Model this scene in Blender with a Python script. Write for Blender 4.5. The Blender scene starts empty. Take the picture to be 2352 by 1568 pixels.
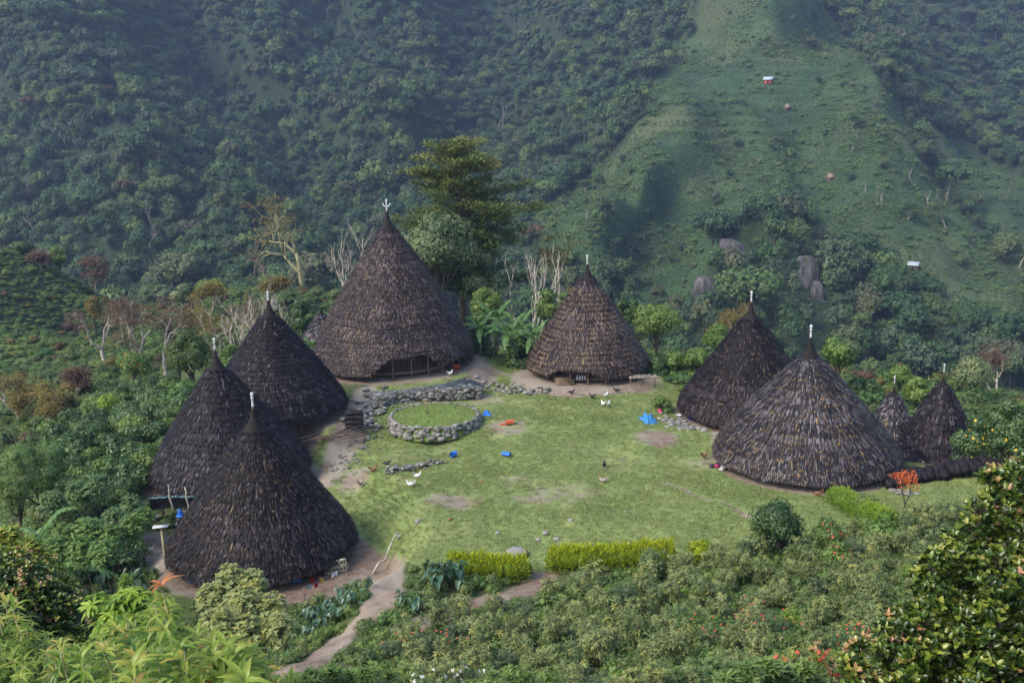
import bpy, math, random
import numpy as np
from mathutils import Vector, Matrix
# ------------------------------------------------------------------ camera, world, sun
S = bpy.context.scene
COL = S.collection
F = 2287.0; PITCH = math.radians(12.7); ROLL = math.radians(1.2); CZ = 22.0      # focal length in photo units of 2352 px width
cam_d = bpy.data.cameras.new('camera'); cam = bpy.data.objects.new('camera', cam_d); COL.objects.link(cam)
cam_d.sensor_width = 36; cam_d.lens = 36 * F / 2352; cam_d.clip_start = 0.2; cam_d.clip_end = 5000
RGT = Vector((1, 0, 0)); UPV = Vector((0, math.sin(PITCH), math.cos(PITCH))); FWD = Vector((0, math.cos(PITCH), -math.sin(PITCH)))
r2 = RGT * math.cos(ROLL) - UPV * math.sin(ROLL) * -1 * -1
R_ = RGT * math.cos(ROLL) - UPV * math.sin(ROLL)
U_ = UPV * math.cos(ROLL) + RGT * math.sin(ROLL)
cam.matrix_world = Matrix(((R_.x, U_.x, -FWD.x, 0), (R_.y, U_.y, -FWD.y, 0), (R_.z, U_.z, -FWD.z, CZ), (0, 0, 0, 1)))
S.camera = cam
SUN_EL, SUN_AZ = math.radians(44), math.radians(-124)     # azimuth measured from +Y towards +X
w = bpy.data.worlds.new('World'); S.world = w; w.use_nodes = True
nt = w.node_tree; bg = nt.nodes['Background']
sky = nt.nodes.new('ShaderNodeTexSky'); sky.sky_type = 'NISHITA'; sky.sun_disc = False
sky.sun_elevation = SUN_EL; sky.sun_rotation = SUN_AZ; sky.air_density = 1.2; sky.dust_density = 2.0
nt.links.new(sky.outputs[0], bg.inputs[0]); bg.inputs[1].default_value = 0.115
sl = bpy.data.lights.new('sun', 'SUN'); sl.energy = 1.35; sl.angle = math.radians(24); sl.color = (1.0, 0.93, 0.80)
so = bpy.data.objects.new('sun', sl); COL.objects.link(so)
sdir = Vector((math.sin(SUN_AZ) * math.cos(SUN_EL), math.cos(SUN_AZ) * math.cos(SUN_EL), math.sin(SUN_EL)))
so.rotation_euler = sdir.to_track_quat('Z', 'Y').to_euler()
S.view_settings.view_transform = 'Standard'; S.view_settings.look = 'None'; S.view_settings.exposure = 1.44; S.view_settings.gamma = 1
S.cycles.max_bounces = 5; S.cycles.diffuse_bounces = 2; S.cycles.glossy_bounces = 2; S.cycles.transmission_bounces = 3
S.cycles.transparent_max_bounces = 6; S.cycles.volume_bounces = 0; S.cycles.use_denoising = True

# ------------------------------------------------------------------ helpers
rs = np.random.RandomState(7)
cR, cU, cF = np.array(R_), np.array(U_), np.array(FWD); C0 = np.array([0, 0, CZ])
def ray(px, py):
    return cF + cR * ((px - 1176) / F) - cU * ((py - 784) / F)
def at(px, py, D): return C0 + ray(px, py) * D
def proj(P):
    q = np.asarray(P, float) - C0; d = q @ cF
    d = np.where(np.abs(d) < 1e-6, 1e-6, d)
    return 1176 + F * (q @ cR) / d, 784 - F * (q @ cU) / d, d
def z_at(X, Y, py):
    lo, hi = -60.0, 60.0
    for _ in range(50):
        m = (lo + hi) / 2
        if proj([X, Y, m])[1] > py: lo = m
        else: hi = m
    return m
def smooth(a, b, x):
    t = np.clip((x - a) / (b - a), 0, 1); return t * t * (3 - 2 * t)
_tab = np.random.RandomState(3).rand(256, 256)
def vn(x, y):
    xi = np.floor(x).astype(int); yi = np.floor(y).astype(int); fx = x - xi; fy = y - yi
    fx = fx * fx * (3 - 2 * fx); fy = fy * fy * (3 - 2 * fy)
    g = lambda a, b: _tab[a & 255, b & 255]
    return (g(xi, yi) * (1 - fx) + g(xi + 1, yi) * fx) * (1 - fy) + (g(xi, yi + 1) * (1 - fx) + g(xi + 1, yi + 1) * fx) * fy - .5
def fbm(x, y, o=4):
    s = 0; a = 1
    for k in range(o): s = s + a * vn(x * 2 ** k + 17.3 * k, y * 2 ** k + 5.1 * k); a *= .5
    return s
def inpoly(x, y, poly):
    x = np.asarray(x, float); y = np.asarray(y, float); c = np.zeros(x.shape, bool); n = len(poly)
    for i in range(n):
        x1, y1 = poly[i][:2]; x2, y2 = poly[i - 1][:2]
        if y1 == y2: continue
        c ^= ((y1 > y) != (y2 > y)) & (x < (x2 - x1) * (y - y1) / (y2 - y1) + x1)
    return c
def seg_dist(x, y, pl):
    d = np.full(np.shape(x), 1e9)
    for (x1, y1), (x2, y2) in zip(pl[:-1], pl[1:]):
        L = (x2 - x1) ** 2 + (y2 - y1) ** 2 + 1e-9
        t = np.clip(((x - x1) * (x2 - x1) + (y - y1) * (y2 - y1)) / L, 0, 1)
        d = np.minimum(d, np.hypot(x - x1 - t * (x2 - x1), y - y1 - t * (y2 - y1)))
    return d
def nrm(a): return a / np.maximum(np.linalg.norm(a, axis=-1, keepdims=True), 1e-9)

class MB:
    def __init__(s): s.V = []; s.Fc = []; s.n = 0; s.v = []; s.m = []
    def add(s, V, Fs, v=0.5, mi=0):
        V = np.asarray(V, float).reshape(-1, 3)
        if isinstance(Fs, np.ndarray) or not (len(Fs) and isinstance(Fs[0], np.ndarray)): Fs = [np.asarray(Fs, int)]
        for f in Fs:
            if len(f): s.Fc.append(f + s.n); s.m.append(np.full(len(f), mi))
        s.V.append(V); s.v.append(np.broadcast_to(np.asarray(v, float), (len(V),)).copy()); s.n += len(V)
    def tube(s, pts, r, n=8, v=.5, mi=0, cap=True):
        pts = np.asarray(pts, float); k = len(pts); r = np.broadcast_to(np.asarray(r, float), (k,))
        T = nrm(np.gradient(pts, axis=0)); a = np.array([0, 0, 1.]) if abs(T[0][2]) < .9 else np.array([1., 0, 0])
        A = nrm(np.cross(T, a)); B = np.cross(T, A); th = np.arange(n) / n * 2 * np.pi
        V = pts[:, None] + r[:, None, None] * (A[:, None] * np.cos(th)[None, :, None] + B[:, None] * np.sin(th)[None, :, None])
        i = np.arange(k - 1)[:, None] * n; j = np.arange(n)[None]; j2 = (j + 1) % n
        Q = np.stack([i + j, i + n + j, i + n + j2, i + j2], -1).reshape(-1, 4)
        Fs = [Q]
        if cap: Fs.append(np.array([list(range(n))])); Fs.append(np.array([[(k - 1) * n + q for q in range(n)][::-1]]))
        s.add(V, Fs, v, mi)
    def box(s, c, d, rz=0, tilt=None, v=.5, mi=0):
        c = np.asarray(c, float); h = np.asarray(d, float) / 2
        V = np.array([[x, y, z] for x in (-1, 1) for y in (-1, 1) for z in (-1, 1)]) * h
        if tilt is not None: V = V @ np.array(tilt).T
        R = np.array([[math.cos(rz), -math.sin(rz), 0], [math.sin(rz), math.cos(rz), 0], [0, 0, 1]])
        s.add(V @ R.T + c, np.array([[0, 1, 3, 2], [4, 6, 7, 5], [0, 4, 5, 1], [2, 3, 7, 6], [0, 2, 6, 4], [1, 5, 7, 3]]), v, mi)
    def lathe(s, prof, n=20, c=(0, 0, 0), v=.5, mi=0):
        p = np.asarray(prof, float); k = len(p); th = np.arange(n) / n * 2 * np.pi
        V = np.stack([p[:, 0, None] * np.cos(th), p[:, 0, None] * np.sin(th), np.repeat(p[:, 1, None], n, 1)], -1) + np.asarray(c, float)
        i = np.arange(k - 1)[:, None] * n; j = np.arange(n)[None]; j2 = (j + 1) % n
        s.add(V, np.stack([i + j, i + j2, i + n + j2, i + n + j], -1).reshape(-1, 4), v, mi)
    def blob(s, c, d, rng, rough=.18, v=.5, mi=0, rz=None, flat=0):
        V = ICO_V * 1.0; V = V * (1 + rough * (rng.rand(len(V), 1) - .5) * 2)
        if flat: V[:, 2] = np.maximum(V[:, 2], -flat)
        a = rng.rand() * 6.28 if rz is None else rz
        R = np.array([[math.cos(a), -math.sin(a), 0], [math.sin(a), math.cos(a), 0], [0, 0, 1]])
        s.add((V * np.asarray(d) / 2) @ R.T + np.asarray(c, float), ICO_F, v, mi)
    def leaves(s, P, D, N, L, W, v=.5, kind='dia', mi=0, droop=.15, fold=.18):
        P = np.asarray(P, float); n = len(P); D = nrm(D); W_ = nrm(np.cross(D, N)); N = np.cross(W_, D)
        L = np.broadcast_to(np.asarray(L, float), (n,))[:, None]; W = np.broadcast_to(np.asarray(W, float), (n,))[:, None]
        v = np.broadcast_to(np.asarray(v, float), (n,)); b = np.arange(n)[:, None]
        if kind == 'dia':
            V = np.stack([P, P + D * L * .45 + W_ * W * .5, P + D * L - N * L * droop, P + D * L * .45 - W_ * W * .5], 1)
            s.add(V, b * 4 + np.array([[0, 1, 2, 3]]), np.repeat(v, 4), mi)
        elif kind == 'leaf':
            m1 = P + D * L * .33; m2 = P + D * L * .7 - N * L * droop * .5; tip = P + D * L * .98 - N * L * droop * 1.4
            up = N * W * fold
            V = np.stack([P, m1 + W_ * W * .5 + up, m1, m1 - W_ * W * .5 + up, m2 + W_ * W * .4 + up, m2, m2 - W_ * W * .4 + up, tip], 1)
            q = np.array([[1, 4, 5, 2], [2, 5, 6, 3]]); t = np.array([[0, 1, 2], [0, 2, 3], [4, 7, 5], [5, 7, 6]])
            s.add(V, [(b[:, None] * 8 + q[None]).reshape(-1, 4), (b[:, None] * 8 + t[None]).reshape(-1, 3)], np.repeat(v, 8), mi)
        elif kind == 'heart':
            V = np.stack([P, P - D * L * .22 + W_ * W * .25, P + D * L * .1 + W_ * W * .5, P + D * L * .55 + W_ * W * .33 - N * L * droop * .5, P + D * L - N * L * droop * 1.5,
                          P + D * L * .55 - W_ * W * .33 - N * L * droop * .5, P + D * L * .1 - W_ * W * .5, P - D * L * .22 - W_ * W * .25], 1)
            V[:, 0] -= (N * W * fold)
            t = np.array([[0, 1, 2], [0, 2, 3], [0, 3, 4], [0, 4, 5], [0, 5, 6], [0, 6, 7]])
            s.add(V, (b[:, None] * 8 + t[None]).reshape(-1, 3), np.repeat(v, 8), mi)
    def build(s, name, mats, parent=None, smooth=False, loc=None):
        me = bpy.data.meshes.new(name); V = np.concatenate(s.V); me.vertices.add(len(V)); me.vertices.foreach_set('co', V.ravel())
        tot = sum(f.size for f in s.Fc); nf = sum(len(f) for f in s.Fc)
        me.loops.add(tot); me.polygons.add(nf)
        me.loops.foreach_set('vertex_index', np.concatenate([f.ravel() for f in s.Fc]).astype(np.int32))
        lt = np.concatenate([np.full(len(f), f.shape[1]) for f in s.Fc]).astype(np.int32)
        me.polygons.foreach_set('loop_start', np.concatenate([[0], np.cumsum(lt)[:-1]]).astype(np.int32))
        me.polygons.foreach_set('material_index', np.concatenate(s.m).astype(np.int32))
        if smooth: me.polygons.foreach_set('use_smooth', np.ones(nf, bool))
        at_ = me.attributes.new('v', 'FLOAT', 'POINT'); at_.data.foreach_set('value', np.concatenate(s.v).astype(np.float32))
        for m in (mats if isinstance(mats, (list, tuple)) else [mats]): me.materials.append(m)
        me.update(calc_edges=True); me.validate()
        o = bpy.data.objects.new(name, me); COL.objects.link(o)
        if parent is not None: o.parent = parent
        if loc is not None: o.location = loc
        return o
def _ico():
    t = (1 + 5 ** .5) / 2
    V = [(-1, t, 0), (1, t, 0), (-1, -t, 0), (1, -t, 0), (0, -1, t), (0, 1, t), (0, -1, -t), (0, 1, -t), (t, 0, -1), (t, 0, 1), (-t, 0, -1), (-t, 0, 1)]
    Fc = [(0, 11, 5), (0, 5, 1), (0, 1, 7), (0, 7, 10), (0, 10, 11), (1, 5, 9), (5, 11, 4), (11, 10, 2), (10, 7, 6), (7, 1, 8), (3, 9, 4), (3, 4, 2), (3, 2, 6), (3, 6, 8), (3, 8, 9), (4, 9, 5), (2, 4, 11), (6, 2, 10), (8, 6, 7), (9, 8, 1)]
    V = [np.array(v, float) / np.linalg.norm(v) for v in V]; mid = {}; out = []
    def m(a, b):
        k = (min(a, b), max(a, b))
        if k not in mid: p = V[a] + V[b]; V.append(p / np.linalg.norm(p)); mid[k] = len(V) - 1
        return mid[k]
    for a, b, c in Fc:
        x, y, z = m(a, b), m(b, c), m(c, a); out += [(a, x, z), (b, y, x), (c, z, y), (x, y, z)]
    return np.array(V), np.array(out)
ICO_V, ICO_F = _ico()

def empty(name, loc, label, cat, group=None, rz=0):
    o = bpy.data.objects.new(name, None); COL.objects.link(o); o.location = tuple(loc); o.rotation_euler = (0, 0, rz); o.empty_display_size = .3
    return tag(o, label, cat, group)
def tag(o, label=None, cat=None, group=None, kind=None):
    if label: o['label'] = label
    if cat: o['category'] = cat
    if group: o['group'] = group
    if kind: o['kind'] = kind
    return o
def copy_tree(root, loc, rz=0, sc=1, label=None, group=None):
    c = root.copy(); COL.objects.link(c); c.location = tuple(loc); c.rotation_euler = (0, 0, rz); c.scale = (sc,) * 3 if np.isscalar(sc) else tuple(sc)
    if label: c['label'] = label
    if group: c['group'] = group
    for ch in root.children:
        d = ch.copy(); COL.objects.link(d); d.parent = c
        for g in ch.children:
            e = g.copy(); COL.objects.link(e); e.parent = d
    return c

# ------------------------------------------------------------------ materials
class NT:
    def __init__(s, name):
        s.m = bpy.data.materials.new(name); s.m.use_nodes = True; s.t = s.m.node_tree; s.b = s.t.nodes['Principled BSDF']; s.out = s.t.nodes['Material Output']
        s.b.inputs['Specular IOR Level'].default_value = .3
    def n(s, typ, **kw):
        x = s.t.nodes.new('ShaderNode' + typ)
        for k, v in kw.items(): setattr(x, k, v)
        return x
    def l(s, a, b): s.t.links.new(a, b)
    def attr(s, name): return s.n('Attribute', attribute_name=name).outputs['Fac']
    def noise(s, scale, detail=4, coord='obj', rough=.6):
        x = s.n('TexNoise'); x.inputs['Scale'].default_value = scale; x.inputs['Detail'].default_value = detail; x.inputs['Roughness'].default_value = rough
        tc = s.n('NewGeometry').outputs['Position'] if coord == 'pos' else s.n('TexCoord').outputs['Object']
        s.l(tc, x.inputs['Vector']); return x.outputs['Fac']
    def ramp(s, fac, stops, interp='LINEAR'):
        r = s.n('ValToRGB'); r.color_ramp.interpolation = interp; e = r.color_ramp.elements
        while len(e) < len(stops): e.new(.5)
        for q, (p, c) in zip(e, stops): q.position = p; q.color = (*c, 1) if len(c) == 3 else c
        s.l(fac, r.inputs[0]); return r.outputs[0]
    def mix(s, fac, a, b, mode='MIX'):
        x = s.n('Mix', data_type='RGBA', blend_type=mode)
        for src, i in ((fac, 0), (a, 6), (b, 7)):
            if isinstance(src, (int, float)): x.inputs[i].default_value = src
            elif isinstance(src, tuple): x.inputs[i].default_value = (*src, 1)
            else: s.l(src, x.inputs[i])
        return x.outputs[2]
    def math(s, op, a, b=0.0, clamp=False):
        x = s.n('Math', operation=op, use_clamp=clamp)
        for src, i in ((a, 0), (b, 1)):
            if isinstance(src, (int, float)): x.inputs[i].default_value = src
            else: s.l(src, x.inputs[i])
        return x.outputs[0]
    def bump(s, h, st=.3, dist=.05):
        b = s.n('Bump'); b.inputs['Strength'].default_value = st; b.inputs['Distance'].default_value = dist; s.l(h, b.inputs['Height']); s.l(b.outputs[0], s.b.inputs['Normal'])
    def done(s, col, rough=.8):
        if isinstance(col, tuple): s.b.inputs['Base Color'].default_value = (*col, 1)
        else: s.l(col, s.b.inputs['Base Color'])
        s.b.inputs['Roughness'].default_value = rough; return s.m
def foliage(name, cs, rand=None, trans=.25, rough=.55, spec=.35):
    """cs: colours along the per-leaf value; rand: colours a whole plant may lean to"""
    n = NT(name); n.b.inputs['Specular IOR Level'].default_value = spec
    k = len(cs); c = n.ramp(n.attr('v'), [(i / max(k - 1, 1), q) for i, q in enumerate(cs)])
    if rand:
        oi = n.n('ObjectInfo').outputs['Random']
        r = n.ramp(oi, [(i / (len(rand) - 1), q) for i, q in enumerate(rand)])
        c = n.mix(.55, c, r)
        c = n.mix(n.math('MULTIPLY', n.math('FRACT', n.math('MULTIPLY', oi, 7.31)), .5), c, (.02, .035, .02), 'MULTIPLY') if False else c
    m = n.done(c, rough)
    if trans:
        t = n.n('BsdfTranslucent'); n.l(c, t.inputs[0]) if not isinstance(c, tuple) else None
        mx = n.n('MixShader'); mx.inputs[0].default_value = trans
        n.l(n.b.outputs[0], mx.inputs[1]); n.l(t.outputs[0], mx.inputs[2]); n.l(mx.outputs[0], n.out.inputs[0])
    return m
def plain(name, col, rough=.8, var=.25, scale=6, bump=0, spec=.3):
    n = NT(name); n.b.inputs['Specular IOR Level'].default_value = spec
    f = n.noise(scale); a = tuple(x * (1 - var) for x in col); b = tuple(min(1, x * (1 + var)) for x in col)
    c = n.ramp(f, [(.3, a), (.7, b)])
    if bump: n.bump(f, bump, .03)
    return n.done(c, rough)
def bark(name, a, b, scale=5):
    n = NT(name); f = n.noise(scale, 5); c = n.ramp(f, [(.35, a), (.65, b)]); n.bump(f, .4, .03); return n.done(c, .9)
M_bark_dark = bark('bark_dark', (.05, .04, .03), (.12, .10, .08))
M_bark_pale = bark('bark_pale', (.28, .24, .19), (.52, .47, .40), 2)
M_bark_far = bark('far_bark', (.17, .145, .12), (.34, .30, .26), 2)
M_bark_green = bark('bark_mossy', (.20, .19, .09), (.36, .33, .20), 2)
M_wood = bark('old_wood', (.10, .075, .055), (.24, .18, .13), 4)
M_plank = bark('plank_wood', (.16, .10, .065), (.30, .21, .14), 3)
M_white = plain('whitewash', (.50, .51, .53), .5, .08)
M_blue = plain('blue_tarp', (.015, .13, .55), .35, .25, 3, spec=.5)
M_orange = plain('orange_mat', (.55, .11, .04), .6, .2, 4)
M_cloth = {}
def cloth(c):
    if c not in M_cloth: M_cloth[c] = plain('cloth', c, .85, .15, 8)
    return M_cloth[c]

# ------------------------------------------------------------------ terrain
HOUSES = {  # eave centre px,py, half width, radius, cap px/py, finial top py, eave height
    'A': (904, 812, 182, 7.4, 888, 523, 457, .9), 'B': (1350, 832, 138, 5.6, 1348, 638, 585, .9), 'C': (1718, 930, 158, 5.6, 1724, 730, 668, .8),
    'D': (1850, 1036, 207, 6.0, 1854, 820, 745, .7), 'E': (634, 928, 161, 5.6, 622, 725, 668, .8), 'F': (532, 1074, 176, 5.5, 506, 845, 775, .8),
    'G': (606, 1246, 208, 5.3, 588, 985, 900, .75), 'H': (2047, 995, 52, 1.7, 2051, 905, 862, 1.2), 'I': (2152, 1064, 84, 2.6, 2161, 883, 835, .6)}
HP = {}
for k, (x, y, hw, R, ax, cp, fp, eh) in HOUSES.items():
    D = F * R / hw; p = at(x, y, D); HP[k] = dict(p=p, R=R, D=D, eh=eh, capz=z_at(p[0], p[1], cp) - p[2], finz=z_at(p[0], p[1], fp) - p[2])
def P_(px, py, D): q = at(px, py, D); return (q[0], q[1], q[2])
def Pz(px, py, z): r = ray(px, py); return tuple(C0 + r * ((z - CZ) / r[2]))
near = [(*HP[k]['p'][:2], HP[k]['p'][2] - HP[k]['eh']) for k in 'ABCDEFG']
near += [Pz(995, 985, -1.5), Pz(1100, 890, -1.3), Pz(1200, 830, -1.2), Pz(1300, 1000, -1.4), Pz(1300, 1150, -1.2), Pz(1500, 900, -1.6), Pz(1500, 1050, -1.3),
         Pz(1150, 1240, -1.3), Pz(1350, 1280, -1.2), Pz(1600, 1240, -.9), Pz(1950, 1130, -.7), Pz(2200, 1130, -.8), Pz(1000, 1130, -1.5), Pz(2340, 1090, -.8),
         Pz(830, 1400, -1.6), Pz(1250, 1330, -1.1), Pz(900, 1330, -2.0), Pz(450, 1340, -3.4), Pz(350, 1240, -3.8), Pz(300, 1130, -3.8), Pz(820, 990, -1.9),
         P_(100, 1200, 62), P_(200, 1000, 86), P_(60, 1050, 80), P_(350, 960, 88), P_(250, 900, 108), P_(100, 860, 130), P_(400, 800, 140), P_(0, 760, 150), P_(250, 760, 165),
         P_(80, 625, 178), P_(0, 590, 178), P_(-300, 560, 178), P_(230, 690, 178), P_(330, 705, 178), P_(450, 690, 172), P_(560, 664, 168), P_(700, 664, 168), P_(800, 690, 160),
         (-12, 104, -2.5), (7, 104, -3), (-25, 105, -6), (-25, 135, -12), (-8, 125, -9), (10, 130, -13), (22, 100, -4), (35, 92, -4), (45, 75, -3), (32, 67, -2), (50, 100, -9), (30, 120, -14), (60, 125, -22),
         (2, 150, -22), (30, 160, -32), (70, 170, -38), (0, 190, -38), (-35, 210, -32), (-70, 215, -30), (-110, 220, -30), (50, 220, -52), (100, 220, -52), (0, 240, -48), (-60, 250, -45), (-140, 250, -42),
         (140, 220, -45), (-40, 60, -7), (-60, 45, -9), (60, 50, -3), (100, 80, -14), (-100, 100, -20), (90, 40, -4), (-90, 60, -15), (-120, 150, -16), (130, 130, -35),
         # the slope up to the viewpoint
         (-30, 40, -3.5), (-18, 38, -1.5), (-8, 36, .8), (5, 36, 1.6), (18, 38, 1.7), (28, 42, .8), (35, 48, .2), (-25, 28, 2.5), (-8, 26, 4.2), (5, 26, 4.8), (18, 28, 5.), (30, 30, 4.2),
         (-20, 17, 8), (-5, 18, 8.4), (8, 18, 9), (20, 18, 9.5), (-15, 8, 15), (-4, 8, 15.3), (6, 8, 15.6), (16, 8, 16.5), (-30, 8, 12), (35, 10, 15), (0, 2, 19.6), (-8, 2, 18.6), (9, 2, 19.8), (0, -6, 21), (-20, -6, 19), (20, -6, 21), (-60, 0, 12), (60, 0, 17), (-60, -25, 20), (0, -25, 27), (60, -25, 25)]
near = np.array(near)
def tps_fit(X, z, lam=1e-3):
    n, d = X.shape; r = np.linalg.norm(X[:, None] - X[None], axis=-1); K = np.where(r > 0, r * r * np.log(r + 1e-12), 0) + lam * np.eye(n)
    Pm = np.c_[np.ones(n), X]; A = np.block([[K, Pm], [Pm.T, np.zeros((d + 1, d + 1))]]); s = np.linalg.solve(A, np.r_[z, np.zeros(d + 1)])
    return X, s
def tps(mod, Q):
    X, s = mod; out = np.empty(len(Q))
    for i in range(0, len(Q), 20000):
        q = Q[i:i + 20000]; r2_ = ((q[:, None] - X[None]) ** 2).sum(-1); out[i:i + 20000] = .5 * (r2_ * np.log(r2_ + 1e-12)) @ s[:len(X)] + s[len(X)] + q @ s[len(X) + 1:]
    return out
n_mod = tps_fit(near[:, :2] / 10, near[:, 2], 2e-2)
rows = {-250: [(-500, 700), (0, 700), (200, 650), (450, 800), (900, 790), (1200, 860), (1500, 760), (1750, 640), (2000, 760), (2400, 850), (2900, 850)],
        0: [(-500, 600), (0, 600), (200, 555), (330, 600), (450, 690), (650, 640), (900, 670), (1170, 760), (1400, 680), (1560, 650), (1620, 570), (1720, 545), (1850, 570), (1930, 690), (2352, 750), (2900, 750)],
        200: [(-500, 540), (0, 560), (230, 500), (400, 560), (500, 640), (650, 600), (850, 590), (1100, 680), (1300, 600), (1460, 560), (1540, 510), (1700, 480), (1900, 485), (2040, 510), (2110, 620), (2352, 680), (2900, 650)],
        400: [(-500, 460), (0, 480), (200, 465), (400, 440), (600, 520), (680, 570), (850, 520), (1050, 570), (1200, 520), (1370, 470), (1450, 405), (1560, 416), (1750, 410), (1900, 420), (2100, 430), (2170, 500), (2352, 510), (2900, 500)],
        560: [(-500, 390), (0, 400), (300, 390), (500, 385), (680, 440), (900, 430), (1120, 450), (1250, 400), (1450, 370), (1600, 370), (1740, 332), (1850, 338), (1950, 360), (2200, 385), (2352, 440), (2900, 440)],
        700: [(-500, 320), (0, 330), (500, 330), (900, 340), (1200, 350), (1500, 335), (1650, 310), (1800, 290), (2000, 300), (2200, 320), (2352, 340), (2900, 340)],
        860: [(-500, 275), (500, 275), (1200, 280), (1600, 262), (2000, 255), (2352, 270), (2900, 270)]}
far = [(x, y, d) for y, l in rows.items() for x, d in l]
far += [(1462, 392, 398), (1400, 428, 396), (1335, 465, 394), (1275, 500, 392), (1370, 372, 500), (1295, 425, 488), (1225, 475, 468), (1510, 480, 406), (1560, 520, 400), (1580, 600, 372), (1740, 488, 340), (1690, 505, 345), (1800, 510, 345), (1745, 445, 385), (1660, 470, 395), (1830, 480, 385),
        (1640, 100, 555), (1720, 100, 525), (1810, 110, 540), (1760, 300, 445), (1690, 300, 458), (1850, 310, 458), (1960, 470, 378), (1880, 470, 400), (230, 100, 520), (300, 120, 560), (380, 300, 455), (330, 300, 480), (470, 300, 560), (560, 470, 405), (480, 460, 430), (640, 460, 520), (620, 120, 600), (780, 100, 680), (960, 300, 530), (1020, 200, 640), (1290, 60, 650), (1230, 120, 720)]
far = np.array(far, float)
f_mod = tps_fit(far[:, :2] / 300, far[:, 2], 1e-3)
NT_, NN, NF = 520, 470, 330
APEX = 15.0; tt = np.linspace(-.95, .95, NT_)
# far profile per azimuth column
pys = np.arange(900, -260, -10.0)
Y_far = np.concatenate([np.linspace(150, 300, 60), np.linspace(302.5, 920, NF - 60)])
Zf = np.zeros((NF, NT_))
for j, t in enumerate(tt):
    X0 = t * 450 + APEX * t; pxs = 1176 + F * (X0 / 450)      # column position on the photo, roughly constant along the column
    pxc = np.full_like(pys, np.clip(pxs, -600, 2950)); Dd = tps(f_mod, np.c_[pxc, pys] / 300)
    Dd = np.maximum.accumulate(Dd + np.arange(len(Dd)) * .02)
    W = C0 + (cF + cR * ((pxc - 1176) / F)[:, None] - cU * ((pys - 784) / F)[:, None]) * Dd[:, None]
    Zf[:, j] = np.interp(Y_far, W[:, 1], W[:, 2])
    top = Y_far > W[-1, 1]; Zf[top, j] = W[-1, 2] + (Y_far[top] - W[-1, 1]) * .3
YY = np.concatenate([np.linspace(-13, 20, 60), np.linspace(20.2, 100, 330), np.linspace(100.5, 149.5, 80)])
NN = len(YY); Yall = np.concatenate([YY, Y_far]); TT, YG = np.meshgrid(tt, Yall); XG = TT * (YG + APEX)
Zn = tps(n_mod, np.c_[XG.ravel(), YG.ravel()] / 10).reshape(XG.shape)
Z = Zn.copy(); kb = smooth(205, 275, YG)
Zfull = np.vstack([np.repeat(Zf[:1], NN, 0), Zf]); Z = Zn * (1 - kb) + Zfull * kb
bank = [Pz(*q)[:2] for q in ((800, 1075, -2), (850, 1110, -2), (885, 1140, -2), (900, 1185, -2), (935, 1240, -2), (925, 1290, -2), (800, 1390, -2))]
def bank_side(x, y):
    bx = np.interp(y, [b[1] for b in bank][::-1], [b[0] for b in bank][::-1]); return x - bx
sd = bank_side(XG, YG); inb = smooth(36, 50, YG) * (1 - smooth(56, 68, YG))
Z = Z + inb * ((smooth(-1.3, 1.6, sd + 1.6 * fbm(XG / 2.2, YG / 2.2, 3)) - .5) * 1.7) * np.exp(-np.maximum(np.abs(sd) - 1.5, 0) / 4.5)
lawnish = smooth(40, 46, YG) * (1 - smooth(96, 104, YG))
Z += fbm(XG / 5, YG / 5, 4) * .75 * (1 - smooth(150, 250, YG)) + fbm(XG / 1.3 + 9, YG / 1.3, 3) * .15 * (YG < 110)
wx = XG + 30 * fbm(XG / 90, YG / 90, 2); Z += smooth(250, 340, YG) * (fbm(XG / 60, YG / 60, 4) * 12 - np.abs(fbm(wx / 42 + 4, YG / 150 + wx / 200, 3)) * 26 * (1 - .35 * smooth(.12, .3, TT) * (TT < .62)) + 5 + fbm(XG / 17, YG / 17, 3) * 3)
Z += (smooth(110, 150, YG) * (1 - smooth(200, 260, YG))) * fbm(XG / 18, YG / 18, 3) * 3
def ground(x, y):
    x = np.asarray(x, float); y = np.asarray(y, float)
    fi = np.clip(np.interp(y, Yall, np.arange(len(Yall))), 0, len(Yall) - 1.001); t = x / (y + APEX); fj = np.clip((t - tt[0]) / (tt[1] - tt[0]), 0, NT_ - 1.001)
    i = fi.astype(int); j = fj.astype(int); a = fi - i; b = fj - j
    return (Z[i, j] * (1 - b) + Z[i, j + 1] * b) * (1 - a) + (Z[i + 1, j] * (1 - b) + Z[i + 1, j + 1] * b) * a
DS = np.concatenate([np.linspace(3, 130, 1600), np.linspace(130.5, 900, 1500)])
def G(px, py, lift=0):
    """the point of the ground seen at photo position px, py"""
    Q = C0 + ray(px, py)[None] * DS[:, None]; Q = Q[(np.abs(Q[:, 0] / (Q[:, 1] + APEX)) < .94) & (Q[:, 1] < 915)]
    h = ground(Q[:, 0], Q[:, 1]); k = np.argmax(Q[:, 2] < h)
    q = Q[k].copy(); q[2] = ground(q[0], q[1]) + lift; return q
def g3(x, y, lift=0): return np.array([x, y, float(ground(x, y)) + lift])
# flatten under houses
for k in 'ABCDEFG':
    p, R = HP[k]['p'], HP[k]['R']; d = np.hypot(XG - p[0], YG - p[1]); wgt = 1 - smooth(R + .3, R + 2.5, d); Z = Z * (1 - wgt) + (p[2] - HP[k]['eh']) * wgt
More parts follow.
